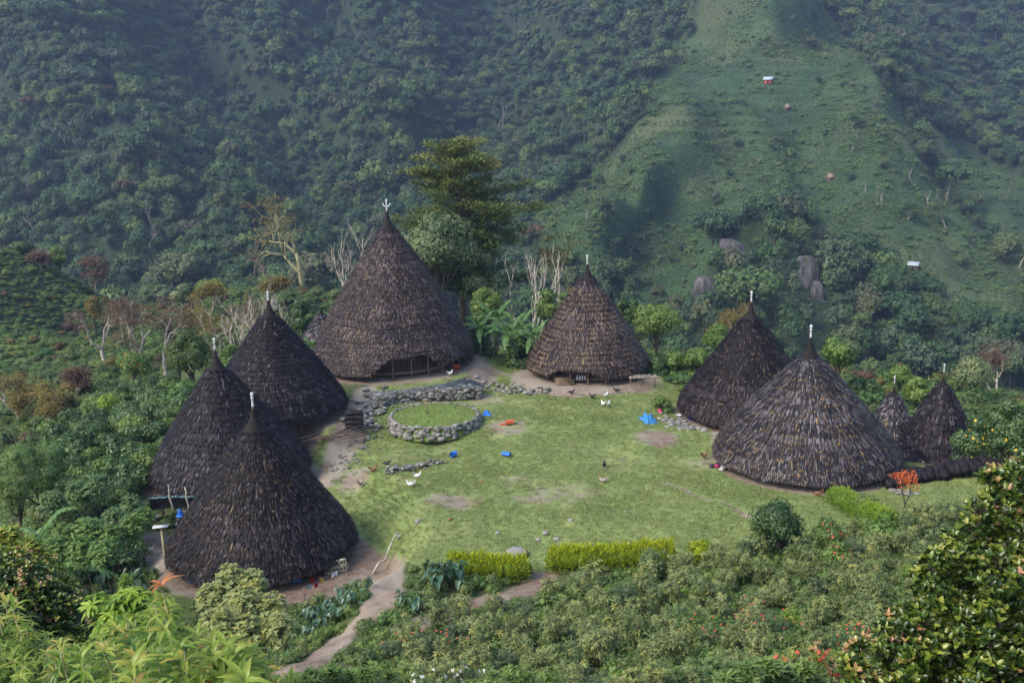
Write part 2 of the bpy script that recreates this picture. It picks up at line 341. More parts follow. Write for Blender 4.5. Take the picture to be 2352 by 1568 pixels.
# worn earth
dirt = np.zeros_like(Z)
def worn(px, py, rx, ry=None, a=1.0):
    global dirt
    q = G(px, py); ry = ry or rx; d = np.hypot((XG - q[0]) / rx, (YG - q[1]) / ry); dirt = np.maximum(dirt, a * (1 - smooth(.3, 1.1, d)))
def trail(pts, wd, a=1.0):
    global dirt
    pl = [tuple(G(*q)[:2]) for q in pts]; m = (YG < 140); d = seg_dist(XG[m], YG[m], pl); dirt[m] = np.maximum(dirt[m], a * (1 - smooth(wd * .4, wd * 1.3, d)))
worn(1510, 1005, 2.6, 3.6, .85); worn(1040, 1155, 2.6, 2.2, .75); worn(1165, 980, 3.2, 4.0, .62); worn(1110, 915, 3.5, 3.0, .6); worn(1290, 1135, 4.5, 2.6, .55); worn(1420, 1070, 3, 4, .45); worn(1200, 1105, 3, 3, .5)
worn(815, 1100, 1.8, 3, .8); worn(1010, 1035, 3, 2, .4); worn(920, 1050, 3, 3, .45); worn(960, 925, 4, 3, .5); worn(1620, 1065, 2, 2, .6); worn(1500, 895, 3, 2, .4); worn(1230, 1145, 3, 1.5, .6)
trail([(1530, 1110), (1600, 1140), (1690, 1170), (1740, 1195)], .28, .9); trail([(1120, 840), (1180, 865), (1230, 885)], .7, .8); trail([(1090, 820), (1110, 850), (1100, 870)], 1.6, .9)
trail([(1250, 1325), (1200, 1360), (1100, 1390), (980, 1430), (900, 1470)], 1.0, 1); trail([(790, 1240), (840, 1280), (890, 1320), (885, 1370), (850, 1415), (790, 1460), (710, 1520), (660, 1560)], 1.15, 1)
trail([(810, 1000), (780, 1040), (760, 1080), (740, 1110)], 1.6, .8); trail([(840, 900), (825, 930), (820, 960), (800, 1000)], 1.2, .9); trail([(1620, 960), (1660, 990), (1680, 1020)], 1.6, .9)
trail([(1070, 900), (1150, 960), (1300, 1020), (1450, 1060), (1600, 1060)], .7, .38); trail([(840, 1060), (960, 1110), (1150, 1150), (1400, 1130)], .8, .36); trail([(1230, 890), (1330, 960), (1420, 1080)], .6, .33); trail([(1240, 1320), (1230, 1230), (1180, 1130)], .5, .33)
trail([(360, 1240), (390, 1290), (450, 1340), (640, 1370), (760, 1340), (840, 1290)], 1.7, 1)
for k in 'ABCDEFG':
    p, R = HP[k]['p'], HP[k]['R']; d = np.hypot(XG - p[0], YG - p[1]); dirt = np.maximum(dirt, (1 - smooth(R - .3, R + (1.4 if k != 'D' else .8), d)) * (1. if k != 'D' else .9))
pB = HP['B']['p']; d = np.hypot((XG - pB[0] + .5) / 1.15, YG - pB[1] + 2); dirt = np.maximum(dirt, (1 - smooth(5, 7, d)) * .95)
# land cover: 0 lawn, 1 scrub floor, 2 hillside
lawn_poly = [G(*q)[:2] for q in ((860, 880), (1080, 800), (1220, 800), (1480, 850), (1570, 900), (1700, 1010), (2000, 1080), (2352, 1060), (2352, 1165), (1960, 1200), (1720, 1290), (1560, 1290), (1250, 1320), (1080, 1345), (860, 1330), (780, 1230), (700, 1050), (800, 950))]
cover = np.where(YG > 105, 2, 1.)
m = YG < 105; ins = inpoly(XG[m], YG[m], lawn_poly); cm = cover[m]; cm[ins] = 0; cover[m] = cm
far_px, far_py, _ = proj(np.stack([XG, YG, Z], -1).reshape(-1, 3)); far_px = far_px.reshape(Z.shape); far_py = far_py.reshape(Z.shape)
GRASS1 = [(1590, -300), (1590, 0), (1545, 100), (1490, 220), (1440, 330), (1330, 430), (1200, 510), (1230, 590), (1400, 620), (1500, 700), (1620, 740), (1620, 600), (1700, 500), (1780, 480), (1900, 545), (2000, 610), (2150, 720), (2270, 790), (2352, 810), (2500, 850), (2500, 760), (2352, 660), (2230, 520), (2110, 370), (2095, 290), (1990, 150), (1880, 0), (1860, -300)]
GRASS2 = [(2110, 290), (2200, 330), (2352, 410), (2500, 470), (2500, 690), (2352, 640), (2230, 500), (2140, 400)]
grassy = (inpoly(far_px, far_py, GRASS1) | inpoly(far_px, far_py, GRASS2)) & (YG > 255)
def grid_mesh(name, mat, i0, i1):
    nr = i1 - i0; V = np.stack([XG[i0:i1], YG[i0:i1], Z[i0:i1]], -1).reshape(-1, 3); i = np.arange(nr - 1)[:, None] * NT_; j = np.arange(NT_ - 1)[None]
    Q = np.stack([i + j, i + j + 1, i + NT_ + j + 1, i + NT_ + j], -1).reshape(-1, 4)
    b = MB(); b.add(V, Q); o = b.build(name, mat, smooth=True)
    for nm, A in (('dirt', dirt), ('cover', cover), ('grassy', grassy.astype(float))):
        a = o.data.attributes.new(nm, 'FLOAT', 'POINT'); a.data.foreach_set('value', A[i0:i1].ravel().astype(np.float32))
    return o
def mat_ground():
    n = NT('village_ground'); p = 'pos'
    n1 = n.noise(.25, 5, p); n2 = n.noise(2.2, 5, p); n3 = n.noise(14, 4, p, .7); n4 = n.noise(1.1, 7, p, .78)
    lawn = n.mix(n.ramp(n1, [(.35, (0, 0, 0)), (.65, (1, 1, 1))]), (.15, .215, .06), (.235, .275, .095))
    lawn = n.mix(n.ramp(n2, [(.35, (0, 0, 0)), (.7, (1, 1, 1))]), lawn, (.145, .20, .06))
    lawn = n.mix(n.math('MULTIPLY', n3, .35), lawn, (.28, .32, .13))
    earth = n.mix(n3, (.17, .118, .085), (.29, .225, .17)); earth = n.mix(n.ramp(n2, [(.4, (0, 0, 0)), (.7, (1, 1, 1))]), earth, (.15, .085, .06))
    pale = n.mix(n3, (.26, .215, .165), (.36, .31, .25))
    under = n.mix(n4, (.04, .06, .02), (.12, .14, .05))
    d = n.math('ADD', n.attr('dirt'), n.math('MULTIPLY', n.math('SUBTRACT', n4, .5), 1.7)); d = n.ramp(d, [(.38, (0, 0, 0)), (.75, (1, 1, 1))])
    dn = n.mix(n.ramp(n1, [(.4, (0, 0, 0)), (.6, (1, 1, 1))]), earth, pale)
    cv = n.math('ADD', n.attr('cover'), n.math('MULTIPLY', n.math('SUBTRACT', n4, .5), .5))
    c = n.mix(n.ramp(cv, [(.3, (0, 0, 0)), (.7, (1, 1, 1))]), lawn, under); far_ = n.mix(n4, (.05, .09, .025), (.15, .19, .055)); c = n.mix(n.math('SUBTRACT', n.attr('cover'), 1.0, True), c, far_); c = n.mix(d, c, dn)
    n.bump(n.math('ADD', n3, n.math('MULTIPLY', n2, 2.0)), .6, .12); return n.done(c, .95)
def mat_hill():
    n = NT('hillside'); p = 'pos'
    a = n.noise(.012, 4, p); b = n.noise(.12, 5, p, .7); c_ = n.noise(.6, 3, p, .7)
    wood = n.mix(b, (.014, .028, .012), (.035, .06, .024))
    gr = n.mix(n.ramp(b, [(.35, (0, 0, 0)), (.65, (1, 1, 1))]), (.03, .065, .025), (.06, .105, .036)); gr = n.mix(n.ramp(c_, [(.3, (0, 0, 0)), (.7, (1, 1, 1))]), gr, (.04, .075, .03))
    gr = n.mix(n.ramp(n.noise(.035, 5, p, .7), [(.42, (0, 0, 0)), (.6, (1, 1, 1))]), gr, (.022, .05, .02)); gr = n.mix(n.ramp(a, [(.5, (0, 0, 0)), (.7, (1, 1, 1))]), gr, (.085, .10, .045))
    c = n.mix(n.attr('grassy'), wood, gr); n.bump(n.math('ADD', b, c_), .8, 1.2); return n.done(c, .95)
iy = NN + 0
tag(grid_mesh('ground', mat_ground(), 0, NN + 1), kind='structure')
tag(grid_mesh('hills', mat_hill(), NN, len(Yall)), kind='structure')
# ------------------------------------------------------------------ thatched houses
def mat_thatch(name, cols):
    n = NT(name); n.b.inputs['Specular IOR Level'].default_value = .22 if 'dark' in name else .32
    c = n.ramp(n.attr('v'), cols)
    f = n.noise(.55, 4); c = n.mix(n.ramp(f, [(.35, (0, 0, 0)), (.68, (1, 1, 1))]), c, n.mix(.5, c, (.012, .008, .010)))
    f2 = n.noise(9, 3, rough=.7); n.bump(f2, .35, .05)
    return n.done(c, .62)
DARK = [(0, (.005, .0035, .004)), (.35, (.009, .0065, .008)), (.6, (.017, .013, .015)), (.8, (.044, .036, .042)), (.9, (.12, .105, .12)), (.93, (.13, .085, .05)), (1, (.27, .19, .105))]
BROWN = [(0, (.010, .006, .007)), (.35, (.022, .014, .014)), (.6, (.044, .029, .028)), (.8, (.085, .062, .062)), (.9, (.21, .18, .19)), (.93, (.27, .175, .085)), (1, (.40, .28, .15))]
GREY = [(0, (.010, .008, .011)), (.35, (.020, .016, .019)), (.6, (.045, .038, .043)), (.8, (.10, .088, .098)), (.9, (.25, .23, .25)), (.93, (.27, .18, .055)), (1, (.36, .25, .14))]
M_TH = {'dark': mat_thatch('dark_palm_thatch', DARK), 'brown': mat_thatch('brown_palm_thatch', BROWN), 'grey': mat_thatch('grey_palm_thatch', GREY)}
M_cap = plain('black_palm_fibre', (.010, .007, .006), .8, .4, 12, .6)
M_pole = plain('dark_pole', (.07, .05, .04), .8, .3, 8)
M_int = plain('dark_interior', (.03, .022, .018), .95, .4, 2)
def mat_boards():
    n = NT('wall_boards'); tc = n.n('TexCoord').outputs['Object']; wv = n.n('TexWave'); wv.bands_direction = 'X'; wv.inputs['Scale'].default_value = 1.6; wv.inputs['Distortion'].default_value = .6
    n.l(tc, wv.inputs[0]); c = n.ramp(wv.outputs['Fac'], [(0, (.02, .013, .009)), (.3, (.07, .045, .03)), (1, (.11, .075, .05))]); return n.done(c, .85)
M_boards = mat_boards()
def house(key, style, label, course, tan, strip_w=.055, lift=None, figure=False, top_dark=.0, body='conical thatched house', lean=(0, 0), bulge=.25, group='conical thatched houses around the village green', posts=18):
    rng = np.random.RandomState(sum(map(ord, key)) * 7); h = HP[key]; R, eh, Hc, Hf = h['R'], h['eh'], h['capz'], h['finz']; p = h['p']
    root = empty('thatched_house', (p[0], p[1], p[2] - eh), label, 'house', group)
    hs = sum(map(ord, key)) % 17 + .3
    rc = .62 if R > 4 else .32; capr = rc + .1; caph = .62 + .11 * R if R > 4 else .55
    FM = 1.025 if R > 3 else 1.0
    def prof(f):
        f = np.asarray(f, float)
        if FM > 1: e = np.clip(f - .86, 0, .19); g = (np.minimum(f, .86) + e - e * e / .38) / .953
        else: g = f
        return rc + (R - rc) * g + bulge * np.sin(np.pi * np.clip(f, 0, 1)) * (R / 5.6) - .6 * np.clip(f - 1.03, 0, 1)
    tow = math.atan2(-p[1], -p[0])                       # azimuth that looks at the green's viewpoint
    lf = (lambda th: np.zeros_like(th)) if lift is None else lift
    ax = lambda f: (1 - f)                               # lean grows to the top
    def surf(f, th, out=0.0):
        r = prof(f) + out + (.16 * vn(np.asarray(th) * 1.6 + hs, np.asarray(f) * 3 + hs) + .10 * vn(np.asarray(th) * 5 + hs, np.asarray(f) * 9)) * np.minimum(1, R / 5) * np.clip(np.asarray(f) * 4, 0, 1); z = eh + Hc * (1 - f)
        return np.stack([r * np.cos(th) + lean[0] * (1 - f), r * np.sin(th) + lean[1] * (1 - f), z], -1)
    b = MB(); n = 72
    # straw body under the shaggy courses
    fs = np.linspace(0, FM, 28); th = np.arange(n) / n * 2 * np.pi
    rowb = rng.randn(80) * .10
    Vo = np.stack([surf(np.full(n, f), th, -.10) for f in fs]); Vi = np.stack([surf(np.full(n, f), th, -.42) for f in fs[::-1]])
    lz = eh + lf(th) - (FM - 1) * Hc * (lf(th) < .05)
    Vo[..., 2] = np.maximum(Vo[..., 2], lz[None]); Vi[..., 2] = np.maximum(Vi[..., 2], lz[None] + .05)
    V = np.concatenate([Vo, Vi]); k = len(V); i = np.arange(k - 1)[:, None] * n; j = np.arange(n)[None]
    b.add(V.reshape(-1, 3), np.stack([i + j, i + n + j, i + n + (j + 1) % n, i + (j + 1) % n], -1).reshape(-1, 4), .30)
    slope_len = math.hypot(Hc, R - rc); nc = int(slope_len / course)
    P0 = []; 
    for c in range(nc + 1):
        f = min(FM, .01 + c / nc * FM); 
        for layer in range(2):
            cnt = max(14, int(2 * np.pi * prof(f) / strip_w * (1.25 if layer == 0 else .8)))
            th = rng.rand(cnt) * 2 * np.pi if layer else (np.arange(cnt) + rng.rand(cnt) * .8) / cnt * 2 * np.pi
            wav = .22 * course / slope_len * 2 * (vn(th * 3 + c * 5.7, np.full(cnt, c * 1.3)) + .6 * vn(th * 11 + c, np.full(cnt, c * 2.1)))
            tip = f + wav + (rng.rand(cnt) - .35) * .4 * course / slope_len
            ln = course * (1.15 + .7 * rng.rand(cnt)) / slope_len
            root_f = np.maximum(tip - ln, 0)
            z = eh + Hc * (1 - tip); keep = (z > eh + lf(th) - .12 - .1 * rng.rand(cnt) - (FM - 1) * Hc * (lf(th) < .05)) & (tip < FM + .02); th, tip, root_f = th[keep], tip[keep], root_f[keep]; cnt = len(th)
            if not cnt: continue
            w_ = strip_w * (.6 + .9 * rng.rand(cnt)) / 2; sk = (rng.rand(cnt) - .5) * .35
            rr = prof(np.clip(tip, 0, 1.05)); dth = w_ / np.maximum(rr, .3); sth = sk * course / np.maximum(rr, .3)
            o1 = .0 + .03 * rng.rand(cnt); om = .05 + .06 * rng.rand(cnt); ot = .06 + .17 * rng.rand(cnt)
            mid = root_f + (tip - root_f) * .6
            a1 = surf(root_f, th - dth * .8, o1); a2 = surf(root_f, th + dth * .8, o1)
            b1 = surf(mid, th + sth * .5 - dth, om); b2 = surf(mid, th + sth * .5 + dth, om)
            c1 = surf(tip, th + sth - dth * .75, ot); c2 = surf(tip + (rng.rand(cnt) - .5) * .2 * course / slope_len, th + sth + dth * .75, ot)
            V = np.stack([a1, a2, b2, b1, c2, c1], 1)
            base = np.clip(.38 + rowb[c] + .33 * rng.randn(cnt) + .35 * vn(th * 6, np.full(cnt, c * .8)), 0, .86) * (1 - top_dark * smooth(.75, .15, np.full(cnt, f)) )
            bright = rng.rand(cnt) < (.035 if style == 'dark' else .06); base = np.where(bright, .85 + .05 * rng.rand(cnt), base)
            istan = rng.rand(cnt) < tan * (.035 if layer else .01) * (.25 + 1.6 * np.clip(vn(th * 4 + 3, np.full(cnt, c * .45)) + .45, 0, 1)) * (.35 + .9 * f)
            v = np.where(istan, .94 + .06 * rng.rand(cnt), base)
            vv = np.repeat(v, 6).reshape(-1, 6); vv[:, 4:] = np.where(vv[:, 4:] < .9, np.maximum(vv[:, 4:] - .05, 0), vv[:, 4:])
            q = np.arange(cnt)[:, None, None] * 6 + np.array([[[0, 1, 2, 3], [3, 2, 4, 5]]]); b.add(V.reshape(-1, 3), q.reshape(-1, 4), vv.ravel())
        if tan > .1 and c > 1:      # straw ends showing below the course
            cnt = int(2 * np.pi * prof(f) / strip_w * tan * 1.9); th = rng.rand(cnt) * 2 * np.pi; kp = rng.rand(cnt) < .15 + 1.3 * np.clip(vn(th * 5 + 7, np.full(cnt, c * .37)) + .4, 0, 1); th = th[kp]; cnt = len(th)
            tip = f + (.22 + .36 * rng.rand(cnt)) * course / slope_len; z = eh + Hc * (1 - tip); kp = (z > eh + lf(th) - .1 - (FM - 1) * Hc * (lf(th) < .05)) & (tip < FM + .01); th, tip = th[kp], tip[kp]; cnt = len(th)
            if cnt:
                rr = prof(np.clip(tip, 0, 1.05)); dth = strip_w * (.35 + .5 * rng.rand(cnt)) / 2 / np.maximum(rr, .3); t0 = np.full(cnt, f)
                t0 = t0 + (rng.rand(cnt) - .5) * .5 * course / slope_len; a1 = surf(t0, th - dth, .16); a2 = surf(t0, th + dth, .16); c1 = surf(tip, th + (rng.rand(cnt) - .5) * .02, .15 + .08 * rng.rand(cnt))
                if c < nc: b.add(np.stack([a1, a2, c1], 1).reshape(-1, 3), (np.arange(cnt)[:, None] * 3 + np.array([[0, 1, 2]])), .93 + .07 * rng.rand(cnt).repeat(3))
    # frayed straw rim
    cnt = int(R * 95); th = rng.rand(cnt) * 2 * np.pi; dth = .05 / R; zz = eh + lf(th)
    fr = np.where(lf(th) < .05, FM, np.clip(1 - lf(th) / Hc, 0, 1.02))
    a1 = surf(fr - .012, th - dth, -.02); a2 = surf(fr - .012, th + dth, -.02); c1 = surf(fr + (.012 + .014 * rng.rand(cnt)), th + (rng.rand(cnt) - .5) * .02, .02 - .15 * rng.rand(cnt))
    b.add(np.stack([a1, a2, c1], 1).reshape(-1, 3), np.arange(cnt)[:, None] * 3 + np.array([[0, 1, 2]]), np.where(rng.rand(cnt) < .45, .95, .6).repeat(3))
    b.build('roof', M_TH[style], root)
    # fibre cap, mast and whitewashed finial
    tx, ty = lean; cz = eh + Hc; b = MB(); pr = []
    for q in np.linspace(0, 1, 12): pr.append((.085 * min(1, R / 4 + .3) + (capr - .085) * (1 - q) ** 1.7 + .03 * math.sin(q * 30), cz - .16 + caph * 1.15 * q))
    pr = [(capr - .12, cz - .28), (capr + .03, cz - .22)] + pr
    b.lathe(pr, 28, (tx, ty, 0)); cap = b.build('roof_cap', M_cap, root, smooth=True)
    b = MB(); th = np.linspace(0, 2 * np.pi, 29)
    b.tube([(tx + (capr + .03) * math.cos(a), ty + (capr + .03) * math.sin(a), cz - .2) for a in th], .035, 6, cap=False); b.build('cap_band', M_pole, cap, smooth=True)
    ztop = eh + Hf; zw = ztop - (.85 if R > 4 else .6) * (1.25 if figure else 1); b = MB()
    b.tube([(tx, ty, cz + caph * .9), (tx, ty, zw + .02)], [.095 if R > 4 else .06, .085 if R > 4 else .05], 12); b.build('mast', M_pole, root, smooth=True)
    b = MB(); s_ = 1.0 if R > 4 else .62; hh = ztop - zw
    pf = [(0, 0), (.10, 0), (.11, .1), (.085, .16), (.085, .55), (.12, .58), (.12, .63), (.075, .66), (.075, .70), (.115, .73), (.135, .82), (.12, .92), (.06, .985), (0, 1)]
    b.lathe([(r * s_ * .72, zw + q * hh) for r, q in pf], 16, (tx, ty, 0))
    if figure:
        for sg in (-1, 1):
            a = np.linspace(0, 1, 7); b.tube([(tx + sg * (.05 + .28 * math.sin(t_ * 1.5)), ty, zw + hh * (.38 + .10 * t_ * t_ + .28 * max(0, t_ - .35))) for t_ in a], [.07, .07, .055, .06, .055, .045, .02], 8)
    b.build('finial', M_white, root, smooth=True)
    # raised floor, walls and posts under the eave
    b = MB(); fr_ = R * .80; fz = .34 if R > 4 else .25
    b.lathe([(0, fz), (fr_, fz), (fr_, fz + .09), (0, fz + .09)], 30); b.build('floor', M_wood, root)
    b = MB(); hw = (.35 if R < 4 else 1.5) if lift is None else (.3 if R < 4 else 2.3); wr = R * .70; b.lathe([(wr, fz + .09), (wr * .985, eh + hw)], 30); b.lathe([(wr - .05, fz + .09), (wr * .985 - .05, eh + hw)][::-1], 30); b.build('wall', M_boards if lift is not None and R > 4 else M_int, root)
    for q in range(posts):
        a = q / posts * 6.283 + .1; b = MB(); rr = R * .84; x, y = rr * math.cos(a), rr * math.sin(a); top = eh + .55 + float(lf(np.array([a]))[0]) * 1.0
        b.tube([(x, y, -.6), (x, y, top)], [.08, .07], 7); b.build('post', M_wood, root, smooth=True)
    return root
def arch(center, half, hgt, wide=1.0):
    def f(th):
        d = np.abs((th - center + np.pi) % (2 * np.pi) - np.pi); return hgt * (1 - smooth(half * .35, half, d))
    return f
HT = {}
aA = math.radians(-86)
HT['A'] = house('A', 'brown', 'tallest thatched house, with horned white finial and arched entrance above the stone terrace', .34, .30, .055, lift=(lambda th: arch(aA + .20, .46, 1.2)(th) + arch(aA + .75, .55, .45)(th)), figure=True, bulge=.28, posts=24)
HT['B'] = house('B', 'brown', 'brown thatched house with tan straw bands and open verandah behind the green', .44, .85, .055, lift=arch(math.radians(-108), .50, .62), bulge=.15)
HT['C'] = house('C', 'dark', 'dark conical thatched house half hidden behind the big grey roof on the right', .42, .22, .055, bulge=.12, top_dark=.5)
HT['D'] = house('D', 'grey', 'wide grey thatched house on the right, straw showing between its courses', .40, .38, .055, bulge=.15)
HT['E'] = house('E', 'dark', 'dark conical thatched house next to the tallest house, smoke-blackened at the top', .34, .055, .10, bulge=.12, top_dark=.35)
HT['F'] = house('F', 'dark', 'black conical thatched house in the middle of the three on the left', .42, .055, .10, bulge=.12, lean=(-.45, 0), top_dark=.3)
HT['G'] = house('G', 'dark', 'thatched house in front on the left, colourful belongings under its eave', .38, .28, .055, bulge=.12, top_dark=.5)
HT['H'] = house('H', 'grey', 'smallest conical thatched hut with a short spire, behind the grey house', .30, .15, .11, bulge=.25, posts=8)
HT['I'] = house('I', 'dark', 'narrow dark thatched storehouse with coarse shingle-like thatch beside the orange flowering tree', .40, .055, .10, bulge=.9, posts=8)

# ------------------------------------------------------------------ vegetation builders
def rosettes(mb, rng, P, N, k, L, W, elev=.4, v=None, kind='dia', droop=.2, jit=.25, mi=0, vj=.15):
    P = np.asarray(P, float); N = nrm(np.asarray(N, float)); n = len(P)
    a = nrm(np.cross(N, rng.randn(n, 3))); b = np.cross(N, a); v = np.broadcast_to(.5 if v is None else v, (n,))
    for i in range(k):
        th = i / k * 2 * np.pi + rng.randn(n) * jit
        rad = a * np.cos(th)[:, None] + b * np.sin(th)[:, None]; D = rad + N * (elev + rng.randn(n, 1) * .2); NN_ = N - rad * elev
        mb.leaves(P, D, NN_ + rng.randn(n, 3) * .12, L * (.7 + .5 * rng.rand(n)), W * (.8 + .4 * rng.rand(n)), np.clip(v + vj * rng.randn(n), 0, 1), kind, mi, droop)
def shell(rng, n, c, r, cc=None, up=.25):
    """points on a lumpy blob, facing away from the crown's own centre"""
    u = nrm(rng.randn(n, 3) + np.array([0, 0, up])); s = .78 + .27 * rng.rand(n, 1); return c + u * r * s, u
def blobs_for(rng, nb, c, R, rb, flat=False):
    out = []
    for i in range(nb):
        u = rng.randn(3); u /= np.linalg.norm(u); 
        if u[2] < -.25: u[2] = -u[2] * .5
        out.append((np.array(c) + u * np.array(R) * (.55 + .25 * rng.rand()), rb * (.7 + .6 * rng.rand())))
    out.append((np.array(c, float), rb * 1.3)); return out
def crown(mb, rng, blobs, n, L, W, kind='dia', sq=(1, 1, .8), vv=.5, vspread=.25, down=.35, core=True, ros=0, elev=.4, droop=.2, mi=0):
    tot = sum(r * r for _, r in blobs)
    for c, r in blobs:
        k = max(4, int(n * r * r / tot)); q = np.array(sq) * r
        P, u = shell(rng, k, c, q); vb = np.clip(vv + vspread * rng.randn(), 0, 1)
        if ros: rosettes(mb, rng, P, nrm(u + np.array([0, 0, .5])), ros, L, W, elev, np.clip(vb + .12 * rng.randn(k), 0, 1), kind, droop, mi=mi)
        else:
            D = nrm(np.cross(u, rng.randn(k, 3))) + u * .4 + np.array([0, 0, -down]); mb.leaves(P, D, u + rng.randn(k, 3) * .35, L * (.6 + .8 * rng.rand(k)), W * (.7 + .6 * rng.rand(k)), np.clip(vb + .14 * rng.randn(k), 0, 1), kind, mi, droop)
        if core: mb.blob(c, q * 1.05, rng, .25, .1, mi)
def limb(mb, rng, p, d, L, r, lev, tips, spread=.55, up=.25, nseg=5, kids=(2, 3), shrink=.68, n=6, curl=.16):
    pts = [np.array(p, float)]; d = np.array(d, float); d /= np.linalg.norm(d)
    for i in range(nseg):
        d = d + rng.randn(3) * curl + np.array([0, 0, up * .3]); d /= np.linalg.norm(d); pts.append(pts[-1] + d * L / nseg)
    mb.tube(pts, np.linspace(r, r * (.6 if lev else .25), nseg + 1), n, rng.rand())
    if lev == 0: tips.append((pts[-1], d)); return
    for k in range(rng.randint(kids[0], kids[1] + 1)):
        q = nrm(rng.randn(3)); q = nrm(q - d * (q @ d)); nd = nrm(d + q * spread * (.7 + .6 * rng.rand()) + np.array([0, 0, up]))
        st = pts[-1] if k < 2 else pts[rng.randint(2, nseg)]
        limb(mb, rng, st, nd, L * shrink * (.8 + .4 * rng.rand()), r * .62, lev - 1, tips, spread, up, max(3, nseg - 1), kids, shrink, max(4, n - 1), curl)
g_dark = [(.014, .030, .012), (.030, .060, .022), (.055, .095, .032)]
FOL = dict(
    forest=foliage('forest_leaves', [(.02, .045, .018), (.07, .12, .04), (.18, .25, .09)], [(.025, .065, .035), (.045, .095, .04), (.08, .145, .05), (.10, .125, .08), (.05, .10, .07), (.15, .22, .06), (.13, .11, .075), (.03, .075, .045), (.06, .12, .04), (.20, .27, .08)], .2, .7, .25),
    red=foliage('rust_leaves', [(.085, .050, .034), (.14, .085, .055), (.18, .12, .075)], None, .2, .7, .2),
    scrub=foliage('hill_scrub_leaves', [(.06, .12, .04), (.11, .19, .06), (.20, .29, .10)], [(.035, .08, .03), (.06, .13, .045), (.10, .17, .05), (.13, .16, .07), (.12, .12, .075), (.07, .13, .04)], .25, .7, .25),
    deep=foliage('deep_green_leaves', [(.025, .06, .018), (.06, .12, .035), (.13, .21, .06)], None, .25, .45, .5),
    mid=foliage('mid_green_leaves', [(.05, .10, .025), (.11, .20, .04), (.22, .32, .08)], [(.07, .14, .03), (.14, .23, .05), (.20, .26, .06), (.10, .17, .06)], .3, .5, .4),
    bright=foliage('bright_green_leaves', [(.10, .20, .025), (.21, .33, .035), (.36, .46, .06)], None, .35, .45, .4),
    olive=foliage('olive_gold_leaves', [(.045, .085, .025), (.10, .15, .04), (.21, .22, .06)], None, .25, .6, .3),
    oliveg=foliage('olive_green_leaves', [(.05, .09, .04), (.12, .17, .07), (.26, .30, .13)], None, .25, .5, .4),
    gold=foliage('yellow_brown_leaves', [(.12, .10, .03), (.20, .16, .045), (.26, .20, .06)], None, .3, .7, .2),
    hedge=foliage('yellow_green_hedge_leaves', [(.12, .20, .01), (.30, .38, .012), (.50, .52, .02)], None, .35, .5, .35),
    cass=foliage('cassava_leaves', [(.08, .125, .035), (.17, .225, .07), (.32, .37, .15), (.48, .42, .08)], [(.10, .16, .05), (.17, .215, .07), (.24, .27, .09)], .3, .5, .45),
    taro=foliage('taro_leaves', [(.03, .08, .045), (.06, .13, .075), (.12, .21, .12)], None, .2, .4, .6),
    lance=foliage('lance_leaves', [(.05, .12, .015), (.13, .22, .025), (.29, .36, .06), (.50, .14, .06)], None, .4, .4, .4),
    photinia=foliage('glossy_leaves_with_pink_tips', [(.02, .045, .01), (.05, .10, .016), (.16, .22, .025), (.34, .36, .06), (.52, .27, .15)], None, .3, .3, .6),
    flowers=foliage('orange_flowers', [(.62, .10, .03), (.75, .2, .05)], None, .2, .6, .2),
    redfl=foliage('red_flowers', [(.6, .06, .04), (.75, .16, .12)], None, .2, .6, .2),
    yellowfl=foliage('yellow_flowers', [(.75, .48, .02), (.85, .62, .08)], None, .2, .6, .2),
    banana=foliage('banana_leaves', [(.04, .11, .03), (.09, .19, .05), (.20, .32, .08)], None, .35, .35, .5),
    grass=foliage('grass_blades', [(.14, .19, .05), (.20, .24, .07), (.29, .30, .12)], None, .3, .7, .2))

def _grass():
    n = NT('grass_blades'); n1 = n.noise(.25, 5, 'pos'); n2 = n.noise(2.2, 5, 'pos')
    lawn = n.mix(n.ramp(n1, [(.35, (0, 0, 0)), (.65, (1, 1, 1))]), (.165, .235, .06), (.26, .30, .10)); lawn = n.mix(n.ramp(n2, [(.35, (0, 0, 0)), (.7, (1, 1, 1))]), lawn, (.16, .225, .06))
    lawn = n.mix(n.attr('v'), lawn, (.31, .36, .14)); m = n.done(lawn, .8); t = n.n('BsdfTranslucent'); n.l(lawn, t.inputs[0]); mx = n.n('MixShader'); mx.inputs[0].default_value = .3
    n.l(n.b.outputs[0], mx.inputs[1]); n.l(t.outputs[0], mx.inputs[2]); n.l(mx.outputs[0], n.out.inputs[0]); return m
FOL['grass'] = _grass()
BLOOMS = (('yellow flowers', 'yellowfl', 'flower', .10), ('orange fruit', 'flowers', 'fruit', .10), ('red blooms', 'redfl', 'flower', .07), ('reddish tips', 'red', 'new_leaf', .22), ('pink blooms', 'redfl', 'flower', .035), ('white-flowered', 'whitefl', 'flower', .03))
FOL['whitefl'] = foliage('white_flowers', [(.6, .6, .55), (.75, .75, .7)], None, .2, .6, .2)
def add_blooms(label, bl, root, seed=5):
    for key, mt, nm, s_ in BLOOMS:
        if key in label:
            rg = np.random.RandomState(seed)
            for q in range(34):
                c, r = bl[rg.randint(len(bl))]; u = nrm(np.array([rg.randn(), -abs(rg.randn()) * .9, abs(rg.randn()) * .7])); b = MB(); rosettes(b, rg, [np.array(c) + u * r * 1.04], [u], 5, s_, s_ * .7, .3, .5, 'dia'); b.build(nm, FOL[mt], root)
def base_at(px, py, D):
    q = at(px, py, D); return np.array([q[0], q[1], float(ground(q[0], q[1])) - .05]), q[2]
